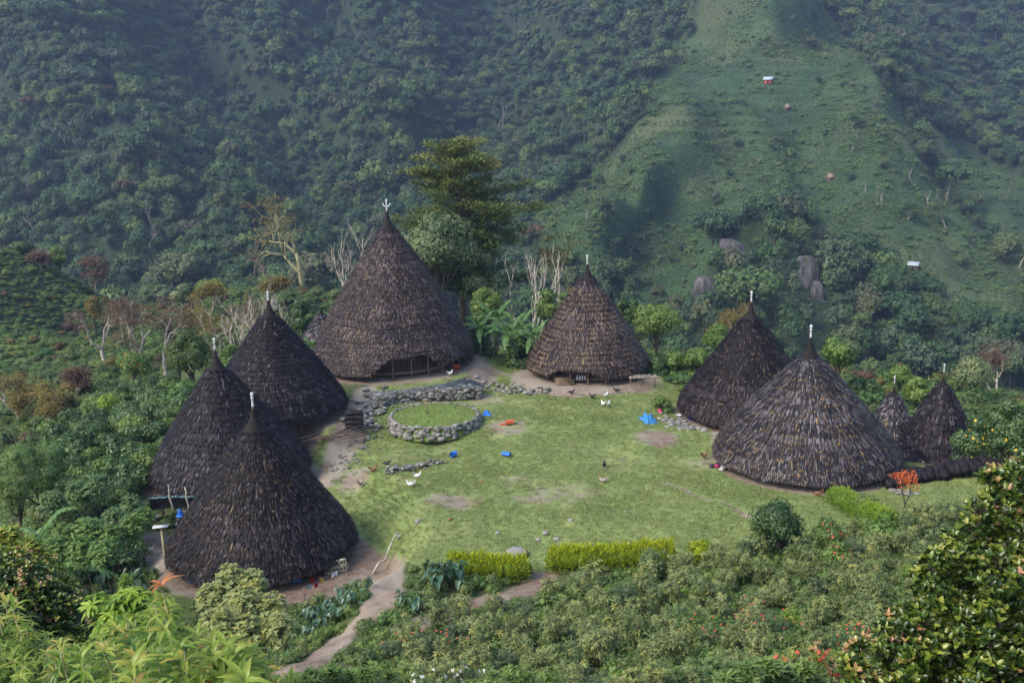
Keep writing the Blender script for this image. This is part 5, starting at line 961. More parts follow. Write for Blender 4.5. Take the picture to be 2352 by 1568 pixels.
# ------------------------------------------------------------------ tarps, rolls, bundles
def crumple(px, py, wpx, hpx, hgt, mat, label, name='tarp', cat='tarp', seed=1, lift=0, hit=None, group=None):
    q = G(px, py) if hit is None else np.array(hit); D = proj(q)[2]; w_, d_ = wpx * D / F, hpx * D / F; rg = np.random.RandomState(seed); n = 22; u, v = np.meshgrid(np.linspace(-1, 1, n), np.linspace(-1, 1, n)); r = np.sqrt(u * u + v * v); th = np.arctan2(v, u); edge = 1 + .18 * np.sin(th * 3 + seed) + .12 * np.sin(th * 7 + 2 * seed)
    e = np.maximum(np.abs(u), np.abs(v)); X_ = u * w_ / 2 * edge; Y_ = v * d_ / 2 * edge; Z_ = hgt * (1 - smooth(.2, .98, e)) * (.55 + 1.3 * np.abs(vn(u * 2.3 + seed, v * 2.3)) + .5 * vn(u * 5, v * 5 + seed)) + .03
    b = MB(); i = np.arange(n - 1)[:, None] * n; j = np.arange(n - 1)[None]; b.add(np.stack([X_, Y_, Z_], -1), np.stack([i + j, i + j + 1, i + n + j + 1, i + n + j], -1).reshape(-1, 4)); o = b.build(name, mat, loc=(q[0], q[1], q[2] + lift), smooth=False); return tag(o, label, cat, group)
def roll(px, py, wpx, r, rz, mat, label, name='rolled_mat', cat='rolled mat', turns=2.4, seed=1):
    q = G(px, py); D = proj(q)[2]; L = wpx * D / F; n = 40; a = np.linspace(0, turns * 6.28, n); rr = np.linspace(r * .35, r, n); b = MB(); V = []
    for x in np.linspace(-L / 2, L / 2, 5): V.append(np.stack([np.full(n, x) + .02 * np.sin(a), rr * np.cos(a), r + rr * np.sin(a) * .85], -1))
    V = np.array(V); i = np.arange(4)[:, None] * n; j = np.arange(n - 1)[None]; b.add(V, np.stack([i + j, i + j + 1, i + n + j + 1, i + n + j], -1).reshape(-1, 4)); o = b.build(name, mat, loc=tuple(q), smooth=True); o.rotation_euler = (0, 0, rz); return tag(o, label, cat)
M_blue2 = plain('bright_blue_sheet', (.02, .16, .62), .3, .2, 3, spec=.5); M_cyan = plain('light_blue_sheet', (.04, .20, .45), .5, .6, 9, spec=.3)
crumple(1117, 952, 20, 34, .28, M_blue2, 'folded blue tarp on the worn lawn right of the round platform', seed=3); roll(1163, 1049, 20, .20, -.5, M_blue2, 'blue rolled mat lying on the lawn, right one of the lower two'); roll(1042, 1051, 11, .26, .9, M_blue2, 'short upright-looking blue roll, left one of the lower two')
crumple(980, 941, 36, 50, .22, M_blue2, 'blue tarp spread behind the round stone platform', seed=5); crumple(1491, 970, 34, 70, .75, M_cyan, 'crumpled blue and white tarp heaped at the right of the green', seed=8)
roll(1171, 977, 18, .24, .2, M_orange, 'orange-red mat rolled up on the lawn'); slab(1156, 975, 17, 10, .1, M_orange, 'flat orange end of mat beside the orange roll', 'mat_end', 'mat', .05)
def thatch_roll(loc, L, r, rz, label, group, pitch=0, seed=1):
    rg = np.random.RandomState(seed); b = MB(); n = 18; k = 9; th = np.arange(n) / n * 6.28; V = []
    for i, x in enumerate(np.linspace(-L / 2, L / 2, k)): rr = r * (1 + .06 * rg.randn(n)) * (.93 if i in (0, k - 1) else 1 if i % 2 else .95); V.append(np.stack([np.full(n, x) + .03 * rg.randn(n), rr * np.cos(th), rr * np.sin(th)], -1))
    V = np.array(V); i = np.arange(k - 1)[:, None] * n; j = np.arange(n)[None]; b.add(V.reshape(-1, 3), [np.stack([i + j, i + n + j, i + n + (j + 1) % n, i + (j + 1) % n], -1).reshape(-1, 4), np.array([list(range(n))]), np.array([[(k - 1) * n + q for q in range(n)][::-1]])], .45)
    m_ = 420; x = (rg.rand(m_) - .5) * L; a = rg.rand(m_) * 6.28; P = np.stack([x, r * np.cos(a), r * np.sin(a)], -1); b.leaves(P, np.tile([1., 0, 0], (m_, 1)) + rg.randn(m_, 3) * .12, np.stack([x * 0, np.cos(a), np.sin(a)], -1), .3, .05, np.clip(.4 + .35 * rg.rand(m_) + .3 * (rg.rand(m_) < .08), 0, .9), droop=-.1)
    o = b.build('thatch_bundle', M_TH['dark'], loc=tuple(loc)); o.rotation_euler = (0, pitch, rz); return tag(o, label, 'thatch bundle', group)
gb = 'thatch bundles in the long row on the right'; bx = np.linspace(2040, 2292, 17)
for i, x in enumerate(bx):
    y = 1108 - 26 * (i / 16) + (8 if i < 2 else 0); q = G(x, y); up = .30 + (.22 if i > 8 else 0) + .05 * math.sin(i * 2.3)
    thatch_roll(q + [0, 0, up], 1.5, .27, 1.35 + .1 * math.sin(i * 1.7), 'dark thatch bundle in the ' + ('low left part' if i < 9 else 'raised right part') + ' of the long row', gb, -.05, 700 + i)
    if i > 8 and i % 2: thatch_roll(q + [.1, .35, .06], 1.5, .27, 1.4, 'dark thatch bundle wedged behind the raised right part of the long row', gb, 0, 760 + i)
q0 = G(812, 988)
for i in range(4): thatch_roll(q0 + [0, .1 * i, .25 + .34 * i], 1.15, .21, .12, ['lowest', 'second lowest', 'second highest', 'topmost'][i] + ' dark thatch bundle of the stack by the left path', 'stack of thatch bundles by the left path', 0, 800 + i)
def sticks(px, py, n, L, rz, spread, label, mat, name='pile_of_poles', cat='pole pile', r=.04, hgt=.3, seed=1):
    q = G(px, py); root = empty(name, q, label, cat); rg = np.random.RandomState(seed)
    for i in range(n):
        a = rz + rg.randn() * .16; d = np.array([math.cos(a), math.sin(a), .03 * rg.randn()]); c = np.array([rg.randn() * spread, rg.randn() * spread * .4, rg.rand() * hgt + .05]); l = L * (.6 + .6 * rg.rand()); b = MB(); b.tube([c - d * l / 2, c, c + d * l / 2 + [0, 0, .05]], [r, r * .9, r * .6], 6); b.build('pole', mat, root)
sticks(785, 1003, 22, 4.2, .75, .7, 'pile of long dark poles and brushwood beside the thatch stack', M_wood, seed=2); sticks(1170, 826, 5, 3.2, -.12, .6, 'charred logs below the washing line', M_bark_dark, 'log_pile', 'logs', .13, .15, 3); sticks(1200, 822, 7, 2.4, -.9, .4, 'leaning split planks left of the banded house', M_plank, 'plank_pile', 'planks', .07, .4, 4)
sticks(1340, 908, 3, 3.0, .1, .8, 'thin sticks on the grass below the banded house', M_plank, 'loose_sticks', 'sticks', .03, .02, 5)
def pole(a, c, r, mat, label, name='pole', cat='pole', wob=.05):
    a = np.array(a, float); c = np.array(c, float); rg = np.random.RandomState(int(a[0] * 10) % 999); pts = [a + (c - a) * t + rg.randn(3) * wob * (0 < t < 1) for t in np.linspace(0, 1, 6)]; o0 = pts[0].copy(); b = MB(); b.tube(np.array(pts) - o0, np.linspace(r, r * .6, 6), 7); return tag(b.build(name, mat, loc=tuple(o0), smooth=True), label, cat)
q = G(856, 1318); e = G(914, 1256, .9); pole(q, e, .07, M_bark_pale, 'long pale curved pole leaning over the lower path bank', wob=.12)
# clothes lines
def clothesline(p0, p1, z, sag, label, gar, gl, r=.04, group=None):
    p0 = np.array(p0, float); p1 = np.array(p1, float); root = empty('clothesline', p0, label, 'clothesline'); 
    for q in (p0, p1): b = MB(); b.tube([q - p0 - [0, 0, .2], q - p0 + [.02, 0, z]], [r, r * .8], 6); b.build('post', M_wood, root)
    t = np.linspace(0, 1, 12); L = p0 + (p1 - p0) * t[:, None]; L[:, 2] += z - sag * np.sin(np.pi * t); b = MB(); b.tube(L - p0, .012, 5); b.build('rope', M_wood, root)
    for (tc, w_, h_, col, lab, nm) in gar:
        c = p0 + (p1 - p0) * tc; c[2] += z - sag * math.sin(math.pi * tc); dr = nrm((p1 - p0) * [1, 1, 0]); nn = np.array([-dr[1], dr[0], 0]); k = 7; U, Vv = np.meshgrid(np.linspace(-.5, .5, k), np.linspace(0, 1, k)); P = c + dr * (U * w_ * (1 - .12 * np.sin(np.pi * Vv)))[..., None] + nn * (.06 * np.sin(U * 11 + tc * 30) * Vv)[..., None] + np.array([0, 0, 1.]) * (-Vv * h_ * (1 + .06 * np.sin(U * 9)))[..., None]
        P2 = P + nn * .02; b = MB(); i = np.arange(k - 1)[:, None] * k; j = np.arange(k - 1)[None]; Q = np.stack([i + j, i + j + 1, i + k + j + 1, i + k + j], -1).reshape(-1, 4); b.add(np.concatenate([P.reshape(-1, 3), P2.reshape(-1, 3)]) - c, np.concatenate([Q, Q[:, ::-1] + k * k])); tag(b.build(nm, cloth(col), loc=tuple(c)), lab, 'laundry', group)
p0 = G(1125, 824); p1 = G(1209, 814)
clothesline(p0, p1, 1.35, .12, 'rope between two posts behind the lawn, carrying five cloths', [(.2, .62, .62, (.30, .22, .17), 'tan cloth at the left of the far washing line', 'cloth'), (.37, .40, .36, (.03, .42, .60), 'left of two cyan cloths on the far washing line', 'cloth'), (.50, .42, .36, (.03, .45, .62), 'right of two cyan cloths on the far washing line', 'cloth'), (.69, .85, .26, (.02, .02, .03), 'long black cloth on the far washing line', 'cloth'), (.87, .42, .30, (.03, .05, .30), 'dark blue cloth at the right of the far washing line', 'cloth')], None, group='washing on the far line')
p0 = G(268, 1138); p1 = G(326, 1114)
clothesline(p0, p1, 1.35, .2, 'sagging washing line with dark clothes left of the second left house', [(.12, .22, .3, (.02, .10, .10), 'dark teal garment at the left end of the sagging line', 'garment'), (.28, .30, .38, (.40, .02, .03), 'red garment on the sagging line', 'garment'), (.44, .28, .45, (.10, .08, .14), 'dark purple garment on the sagging line', 'garment'), (.6, .34, .62, (.45, .42, .42), 'grey-white trousers on the sagging line', 'garment'), (.76, .3, .5, (.20, .18, .40), 'lilac garment on the sagging line', 'garment'), (.9, .34, .7, (.01, .01, .015), 'black garment at the right end of the sagging line', 'garment')], None, group='clothes on the sagging line')
p0 = G(700, 1378); p1 = G(800, 1322)
clothesline(p0, p1, .75, .12, 'low line with a few clothes beside the nearest left house', [(.12, .30, .25, (.25, .45, .45), 'pale teal rag at the left of the low line', 'garment'), (.27, .30, .3, (.30, .03, .06), 'maroon garment on the low line', 'garment'), (.4, .25, .22, (.60, .35, .06), 'orange-yellow rag on the low line', 'garment'), (.7, .5, .22, (.75, .75, .78), 'white cloth on the low line', 'garment')], None, .03, group='clothes on the low line')
p0 = G(358, 1212); p1 = G(384, 1200)
clothesline(p0, p1, .9, .05, 'tiny line of small clothes beside the lamp post', [(.2, .18, .22, (.7, .7, .7), 'small white garment on the tiny line', 'garment'), (.5, .16, .2, (.7, .45, .1), 'small orange garment on the tiny line', 'garment'), (.8, .18, .26, (.2, .07, .08), 'small maroon garment on the tiny line', 'garment')], None, .025, group='clothes on the tiny line')
pl_ = G(384, 1306); root = empty('lamp_post', pl_, 'mossy wooden post topped by a flat white solar lamp', 'lamp post'); H_ = z_at(pl_[0], pl_[1], 1210) - pl_[2]; b = MB(); b.tube([(0, 0, -.3), (-.1, 0, H_)], [.09, .07], 9); b.build('post', M_bark_green, root, smooth=True); b = MB(); b.box((-.12, 0, H_ + .05), (.85, .4, .05), .2); b.build('lamp_panel', M_white, root)
# black sheeting fence
M_black = plain('black_sheeting', (.012, .012, .016), .32, .3, 3, spec=.6); a_ = G(346, 1176); c_ = G(462, 1172); root = empty('sheeting_fence', a_, 'low fence of shiny black sheeting between the two left houses', 'fence'); n = 40; t = np.linspace(0, 1, n); V = []
for zf, off in ((0, 0), (.35, .10), (.7, .04), (1.0, -.12), (1.05, .4)): P = a_ + (c_ - a_) * t[:, None]; P[:, 2] = ground(P[:, 0], P[:, 1]) + .95 * min(zf, 1.02) + .04 * np.sin(t * 40 + zf * 5); P[:, 1] += off + .06 * np.sin(t * 27 + zf * 9); V.append(P - a_)
V = np.array(V); i = np.arange(4)[:, None] * n; j = np.arange(n - 1)[None]; b = MB(); b.add(V.reshape(-1, 3), np.stack([i + j, i + j + 1, i + n + j + 1, i + n + j], -1).reshape(-1, 4)); b.build('sheet', M_black, root)
b = MB(); P = V[3] + [0, -.03, .03]; b.tube(P[::3], .018, 5); b.build('rope', plain('cyan_rope', (.02, .35, .35), .6), root)
for i, (x, y0, y1) in enumerate(((399, 1186, 1112), (435, 1180, 1118))): q = G(x, y0); pole(q, (q[0] - .15, q[1], z_at(q[0], q[1], y1)), .07, M_bark_pale, ['left', 'right'][i] + ' pale sapling stake before the black sheeting fence', 'stake', 'stake')
slab(420, 1186, 44, 14, .03, M_plank, 'reddish plank at the foot of the black sheeting fence')
crumple(344, 1036, 24, 26, .35, M_blue2, 'blue tarp thrown over a rough frame left of the second left house', seed=11, hit=G(344, 1060) + [0, 0, .9]); q = G(344, 1060); root = empty('tarp_trestle', q, 'rough pole frame holding up the blue tarp', 'trestle')
for dx in (-.45, .45):
    for dy in (-.3, .3): b = MB(); b.tube([(dx, dy, -.2), (dx, dy, 1.0)], .035, 5); b.build('leg', M_wood, root)
b = MB(); b.box((0, 0, .93), (1.2, .8, .05)); b.build('top', M_plank, root)
sticks(262, 1100, 10, 1.1, .4, .3, 'heap of pale scrap boards on a platform by the sagging line', M_bark_pale, 'scrap_heap', 'scrap heap', .06, 1.0, 7)
crumple(415, 1196, 15, 20, .5, M_blue2, 'blue bag beside black sacks left of the nearest left house', 'bag', 'bag', 12, .35); crumple(412, 1204, 26, 24, .55, M_black, 'black sacks left of the nearest left house', 'sacks', 'sacks', 13)
crumple(445, 1334, 24, 16, .35, M_blue2, 'blue sheet at the left foot of the nearest house', seed=14); crumple(682, 1336, 22, 14, .35, M_blue2, 'blue sheet beneath the front eave of the nearest house', seed=15)
M_red = plain('red_plastic', (.55, .03, .03), .4, .15); M_yel = plain('yellow_plastic', (.6, .42, .04), .5, .15)
def bucket(px, py, w_px, mat, label, name='bucket', cat='bucket', hf=1.0, lift=0, flare=1.2):
    q = G(px, py); D = proj(q)[2]; r = w_px * D / F / 2; h = r * 2 * hf; b = MB(); b.lathe([(0, .01), (r / flare, .01), (r, h), (r * 1.06, h), (r * 1.06, h * .94), (r * .94, h * .95), (r / flare * .93, .03), (0, .03)], 16); return tag(b.build(name, mat, loc=(q[0], q[1], q[2] + lift), smooth=False), label, cat)
bucket(718, 1338, 9, M_red, 'red bucket under the front eave of the nearest left house'); bucket(737, 1334, 7, M_yel, 'yellow tub right of the red bucket'); bucket(1049, 848, 19, M_orange, 'orange tub under the right eave of the tallest house', 'tub', 'tub', .45); bucket(832, 864, 14, M_yel, 'yellow tub under the left eave of the tallest house', 'tub', 'tub', .5)
bucket(1559, 957, 14, M_white, 'white enamel basin before the dark right-hand house', 'basin', 'basin', .3); bucket(1585, 963, 13, M_blue, 'blue bucket beside the white basin', hf=.7); bucket(1275, 875, 5, M_red, 'red mug-sized can by the steps of the banded house', 'can', 'can', 1.3)
crumple(1515, 947, 10, 14, .3, plain('magenta_cloth', (.5, .02, .14), .8), 'magenta cloth lying near the crumpled blue tarp', 'cloth', 'cloth', 17); crumple(1527, 932, 18, 30, .45, cloth((.16, .20, .30)), 'heap of blue jeans drying on a small shrub', 'clothes_heap', 'clothes', 18)
bush(1520, 908, 82, 60, 'small mound of bushes left of the dark right-hand house', 'mid', n=1000, L=.2, W=.1)
M_br = plain('pale_vent_block', (.42, .38, .28), .9, .15); q = G(771, 1318); root = empty('vent_block_wall', q, 'short wall of pale vented blocks at the right foot of the nearest left house', 'wall'); b = MB()
for i in range(3):
    for k_ in range(2):
        for dz in (-.10, .10): b.box((i * .42 - .4, 0, .25 + k_ * .38 + dz * 1.4), (.38, .16, .08))
        for dx in (-.16, 0, .16): b.box((i * .42 - .4 + dx, 0, .25 + k_ * .38), (.05, .14, .2))
b.build('blocks', M_br, root); root.rotation_euler = (0, 0, .35)
def bottle(px, py, i):
    q = G(px, py); b = MB(); b.lathe([(0, 0), (.075, 0), (.075, .26), (.03, .34), (.025, .42), (0, .42)], 10); tag(b.build('water_bottle', plain('milky_plastic', (.6, .64, .68), .25, .05), loc=(q[0], q[1], q[2] + .42), smooth=True), ['first', 'second', 'third', 'fourth'][i] + ' from the left of four bottles on the banded house verandah', 'bottle', 'bottles on the verandah')
for i in range(4): bottle(1326 + i * 6, 882, i)
# verandah steps of the banded house and a rack beside it
q = G(1297, 885); root = empty('wooden_steps', q, 'wide wooden steps up to the verandah of the banded house', 'steps')
for i in range(4): b = MB(); b.box((0, .16 * i, .10 + .14 * i), (1.55, .30, .07)); b.build('tread', M_plank, root)
for dx in (-.8, .8): b = MB(); b.box((dx, .26, .28), (.07, .8, .12), 0, Matrix.Rotation(.7, 3, 'X')); b.build('stringer', M_wood, root)
q = G(1476, 884); root = empty('drying_rack', q, 'low rack of sticks on legs at the right of the banded house', 'rack')
for dx in (-1.1, 1.1):
    for dy in (-.4, .4): b = MB(); b.tube([(dx, dy, -.2), (dx, dy, .8)], .035, 5); b.build('leg', M_wood, root)
b = MB(); rg = np.random.RandomState(3)
for i in range(22): x = -1.2 + i * .115; b.tube([(x + rg.randn() * .03, -.55, .80 + rg.rand() * .05), (x + rg.randn() * .06, .55, .80 + rg.rand() * .05)], .025, 5)
for y in (-.4, .4): b.tube([(-1.3, y, .76), (1.3, y, .76)], .035, 5)
b.build('slats', M_bark_pale, root)
# belongings under eaves
hp = HP['D']; q = G(1655, 1076); root = empty('laundry_heap', q, 'dark heap of clothes and pots at the left eave of the grey house', 'heap'); rg = np.random.RandomState(6)
for i, c_ in enumerate([(.02, .02, .03), (.35, .02, .12), (.45, .42, .42), (.03, .03, .05), (.05, .04, .06), (.3, .28, .27), (.25, .03, .10)]): b = MB(); b.blob((rg.randn() * .45, rg.randn() * .3, .12 + .1 * rg.rand()), (.4, .35, .25), rg, .35, .5); b.build('clothes', cloth(c_), root)
# ------------------------------------------------------------------ extra roofs
HP['J'] = dict(p=at(2070, 1062, 68), R=1.9, D=68, eh=.75, capz=1.7, finz=2.2); HP['K'] = dict(p=at(742, 788, 99), R=2.3, D=99, eh=1.2, capz=3.0, finz=3.4)
def plainroof(key, style, label, lift=None, name='thatched_hut'):
    r_ = house(key, style, label, .36, .15, .11, bulge=.2, lift=lift, posts=6, group='small thatched roofs without spires'); r_.name = name
    for ch in list(r_.children):
        if ch.name.split('.')[0] in ('mast', 'finial'): bpy.data.objects.remove(ch)
plainroof('J', 'dark', 'low black thatched porch roof joining the grey house and the storehouse', arch(math.radians(-108), 1.0, .75), 'thatched_porch'); plainroof('K', 'grey', 'small grey thatched hut peeping out left of the tallest house')
# roof openings and translucent patches on the roofs
def on_roof(key, px, py, w_, h_, mat, name, label=None, dark=False):
    """a part set into the roof of a house where the line of sight meets its cone"""
    hp = HP[key]; R, eh, Hc = hp['R'], hp['eh'], hp['capz']; p = hp['p']; rc = .62; t_ = ray(px, py); best = None
    for D in np.linspace(hp['D'] - R * 1.3, hp['D'], 500):
        q = C0 + t_ * D; f = 1 - (q[2] - p[2]) / Hc; r = math.hypot(q[0] - p[0], q[1] - p[1])
        if r <= rc + (R - rc) * f + .3 * math.sin(math.pi * max(0, min(1, f))): best = q; break
    if best is None: return
    a = math.atan2(best[1] - p[1], best[0] - p[0]); s_ = math.atan2(Hc, R - rc); out = np.array([math.cos(a) * math.sin(s_), math.sin(a) * math.sin(s_), math.cos(s_)]); upv = np.array([-math.cos(a) * math.cos(s_), -math.sin(a) * math.cos(s_), math.sin(s_)]); sd_ = np.cross(upv, out); c = best + out * .2 - np.array([p[0], p[1], p[2] - eh]); b = MB()
    fr = lambda u, v, o: c + sd_ * u * w_ / 2 + upv * v * h_ / 2 + out * o; V = [fr(u, v, o) for o in (-.15, .04) for u, v in ((-1, -1), (1, -1), (1, 1), (-1, 1))]; b.add(V, np.array([[4, 5, 6, 7], [0, 1, 5, 4], [1, 2, 6, 5], [2, 3, 7, 6], [3, 0, 4, 7]])); o = b.build(name, mat, HT[key])
    if dark: b = MB(); V = [fr(u * 1.25, -1.1 + v * .12, .10 + .16 * (v > 0)) for u in (-1, 1) for v in (-1, 1)]; V = [x for x in V] + [x + out * .05 for x in V]; b.add(V, np.array([[0, 1, 3, 2], [4, 6, 7, 5], [0, 2, 6, 4], [1, 5, 7, 3], [0, 4, 5, 1], [2, 3, 7, 6]])); b.build('sill', M_plank, o)
    if label: o['label'] = label
M_sky = plain('translucent_sheet', (.20, .22, .20), .35, .2, 5); M_hole = plain('vent_opening', (.006, .005, .006), 1, .1)
on_roof('A', 813, 803, .62, .72, M_sky, 'skylight'); on_roof('A', 1036, 780, .55, .8, M_sky, 'skylight', 'yellowish skylight sheet set askew in the thatch'); on_roof('B', 1390, 819, .5, .28, M_hole, 'vent', dark=True); on_roof('C', 1662, 928, .5, .3, M_hole, 'vent', dark=True)
# leaning stick at the entrance of the tallest house
q = G(968, 850); pole((q[0] + .3, q[1] - .3, -.4), (q[0] - .25, q[1] + .4, 1.3), .05, M_bark_pale, 'pale stick leaning in the arched entrance of the tallest house', 'stick', 'stick')
# ------------------------------------------------------------------ huts and crags on the far slopes
def hut(px, py, wpx, roof, wall, label, rz=.4, thatch=False):
    q = G(px, py); D = proj(q)[2]; w_ = wpx * D / F; root = empty('hillside_hut', q, label, 'hut', None, rz); b = MB(); b.box((0, 0, w_ * .15), (w_ * .8, w_ * .62, w_ * .5)); b.build('wall', wall, root); b = MB(); z0 = w_ * .36; z1 = w_ * (.68 if not thatch else .85); V = []
    for x in (-.55, .55): V += [(x * w_, -.45 * w_, z0), (x * w_ * (.5 if thatch else 1), 0, z1), (x * w_, .45 * w_, z0)]
    V = np.array(V); V2 = V + [0, 0, .06 * w_]; b.add(np.concatenate([V, V2]), [np.array([[6, 9, 10, 7], [7, 10, 11, 8], [0, 1, 4, 3], [1, 2, 5, 4], [0, 3, 9, 6], [2, 8, 11, 5]]), np.array([[0, 6, 7], [0, 7, 1], [1, 7, 8], [1, 8, 2], [3, 4, 10], [3, 10, 9], [4, 5, 11], [4, 11, 10], [0, 1, 2], [3, 5, 4]])]); b.build('roof', roof, root)
    b = MB(); b.box((0, -w_ * .315, w_ * .14), (w_ * .2, .04 * w_, w_ * .32)); b.build('door', M_int, root)
M_tin = plain('pale_tin_roof', (.38, .42, .47), .5, .1); M_or = plain('orange_tarp_wall', (.55, .10, .05), .7, .15); M_bw = plain('reed_thatch', (.22, .16, .12), .9, .2)
hut(1765, 192, 20, M_tin, M_or, 'tin-roofed hut with orange wall high on the grassy mountainside', -.5); hut(1808, 254, 15, M_bw, M_bw, 'small brown hut below the orange-walled hut', .2, True); hut(1907, 415, 19, M_bw, M_wood, 'thatched field hut halfway down the right-hand slope', .1, True); hut(2098, 618, 23, M_tin, M_plank, 'tin-roofed wooden hut low on the right-hand slope', -.6); hut(2283, 325, 17, M_bw, M_or, 'reddish hut on the dark terraced slope at the right', .3, True); hut(1935, 612, 17, M_bw, M_wood, 'dark field hut beside the crag', .5, True)
q = G(1632, 812); 
def crag(px, py, wpx, hpx, D, label, seed, tilt=0, lean=0, thin=.55):
    rg = np.random.RandomState(seed); w_, h_ = wpx * D / F, hpx * D / F; c = at(px, py, D); n = 30; m_ = 18; th = np.arange(n) / n * 6.28; V = []
    for i, s_ in enumerate(np.linspace(-1, 1, m_)):
        rr = (1 - abs(s_) ** 2.2 * .6); ridg = 1 + .55 * vn(np.abs(th - 3.14) * 1.6, th * 0 + s_ * 1.7 + seed) + .3 * vn(np.abs(th - 3.14) * 5, th * 0 + s_ * 3.5) ; V.append(np.stack([w_ / 2 * rr * ridg * np.cos(th) + lean * s_ * w_, w_ / 2 * thin * rr * ridg * np.sin(th) * 1.4, np.full(n, s_ * h_ / 2)], -1))
    b = MB(); i = np.arange(m_ - 1)[:, None] * n; j = np.arange(n)[None]; b.add(np.array(V).reshape(-1, 3), [np.stack([i + j, i + (j + 1) % n, i + n + (j + 1) % n, i + n + j], -1).reshape(-1, 4), np.array([[(m_ - 1) * n + q for q in range(n)]])]); o = b.build('crag', M_cliff, loc=tuple(c)); return tag(o, label, 'crag')
n = NT('cliff_rock'); tc = n.n('NewGeometry').outputs['Position']; mp = n.n('Mapping'); mp.inputs['Scale'].default_value = (.5, .5, .12); n.l(tc, mp.inputs[0]); x = n.n('TexNoise'); x.inputs['Scale'].default_value = 1.6; x.inputs['Detail'].default_value = 6; x.inputs['Roughness'].default_value = .7; n.l(mp.outputs[0], x.inputs['Vector']); c_ = n.ramp(x.outputs['Fac'], [(.38, (.05, .06, .03)), (.46, (.07, .065, .07)), (.58, (.12, .11, .115)), (.72, (.26, .24, .235))]); n.bump(x.outputs['Fac'], .8, .6); M_cliff = n.done(c_, .95)
for x, y, w_, h_, lab, sd_, ln in ((1852, 655, 64, 135, 'tall pale-faced crag standing out of the scrub on the right', 3, -.05), (1688, 578, 66, 60, 'streaked pale rock face on the scrubby knoll', 5, -.3), (1880, 690, 34, 90, 'dark lower shoulder of rock right of the tall crag', 7, -.2), (1620, 680, 60, 90, 'dark bluish cliff under the scrubby knoll', 9, -.1)):
    q = G(x, y); D = proj(q)[2]; crag(x, y, w_, h_, D + 1.2, lab, sd_, lean=ln)


# ------------------------------------------------------------------ foreground plants close to the viewpoint
def lance_plant(loc, tips, label, seed, L=.15, mat='lance', ros=6, name='lance_leaved_shrub', group=None, W=.17, red=0, layers=6):
    """stems from the ground to each tip, whorls of long leaves along their upper part"""
    rng = np.random.RandomState(seed); loc = np.array(loc, float); root = empty(name, loc, label, 'shrub', group); b = MB(); tb = MB()
    for ti, tp in enumerate(tips):
        tp = np.array(tp, float) - loc; foot = np.array([rng.randn() * .12, rng.randn() * .12, -.1]); d = nrm(tp - foot); ln = np.linalg.norm(tp - foot)
        pts = [foot, foot + (tp - foot) * .5 + rng.randn(3) * .05, tp]; tb.tube(pts, [.012, .008, .004], 5)
        for q in range(layers):
            c = tp - d * q * L * .55 + rng.randn(3) * .008; isred = red and ti < red and q < 1
            rosettes(b, rng, [c], [d + rng.randn(3) * .12 + [0, 0, .3]], ros if q else 5, L * (.65 + .12 * q if q < 3 else 1), L * W, 1.1 - .45 * q, [.96 if isred else np.clip(.56 - .11 * q + .16 * rng.randn(), 0, .70)], 'leaf', .5, .3, vj=.06 if not isred else .02)
    b.build('leaves', FOL[mat], root); tb.build('stems', M_bark_green, root); return root
rng = np.random.RandomState(19)
tops = [(0, 1390), (60, 1405), (130, 1440), (190, 1455), (260, 1400), (330, 1400), (372, 1345), (450, 1425), (520, 1440), (600, 1470), (660, 1520), (700, 1560)]
def top_row(x): return np.interp(x, [t_[0] for t_ in tops], [t_[1] for t_ in tops])
names = ['at the left edge', 'second from the left edge', 'with bronze tips', 'below the dark glossy bush', 'in front of the palmate bush', 'beside the red-tipped shoot', 'carrying the red-tipped shoot', 'right of the red-tipped shoot', 'under the grey-leaved bush', 'low beside the grey-leaved bush', 'at the right end of the bright shrubs']
for i, x0 in enumerate(np.linspace(-30, 640, 11)):
    tips = []
    D = (5.0 if i in (5, 6, 8) else 7.2) + .9 * rng.rand()
    for q in range(24):
        x = x0 + rng.randn() * 50; r0 = top_row(x) + 18 + abs(rng.randn()) * 90; tips.append(at(x, min(r0, 1660), D + rng.randn() * .35 + (0 if r0 < 1480 else -.6)))
    if i == 6: tips[0] = at(372, 1352, 5.0); tips[1] = at(385, 1440, 4.9)
    c = at(x0, 1560, D); lance_plant((c[0], c[1], float(ground(c[0], c[1]))), tips, 'bright lance-leaved shrub ' + names[i], 600 + i, (.115 if D < 6.5 else .10) + .03 * rng.rand(), red=1 if i == 6 else 0, group='bright lance-leaved shrubs in the left foreground')
c = at(18, 1560, 7.5); lance_plant((c[0], c[1], float(ground(c[0], c[1]))), [at(12, 1385, 7.5), at(30, 1400, 7.4), at(0, 1430, 7.3), at(25, 1470, 7.4)], 'upright spiky bright green shoots at the far left edge', 650, .2, W=.16, ros=9)
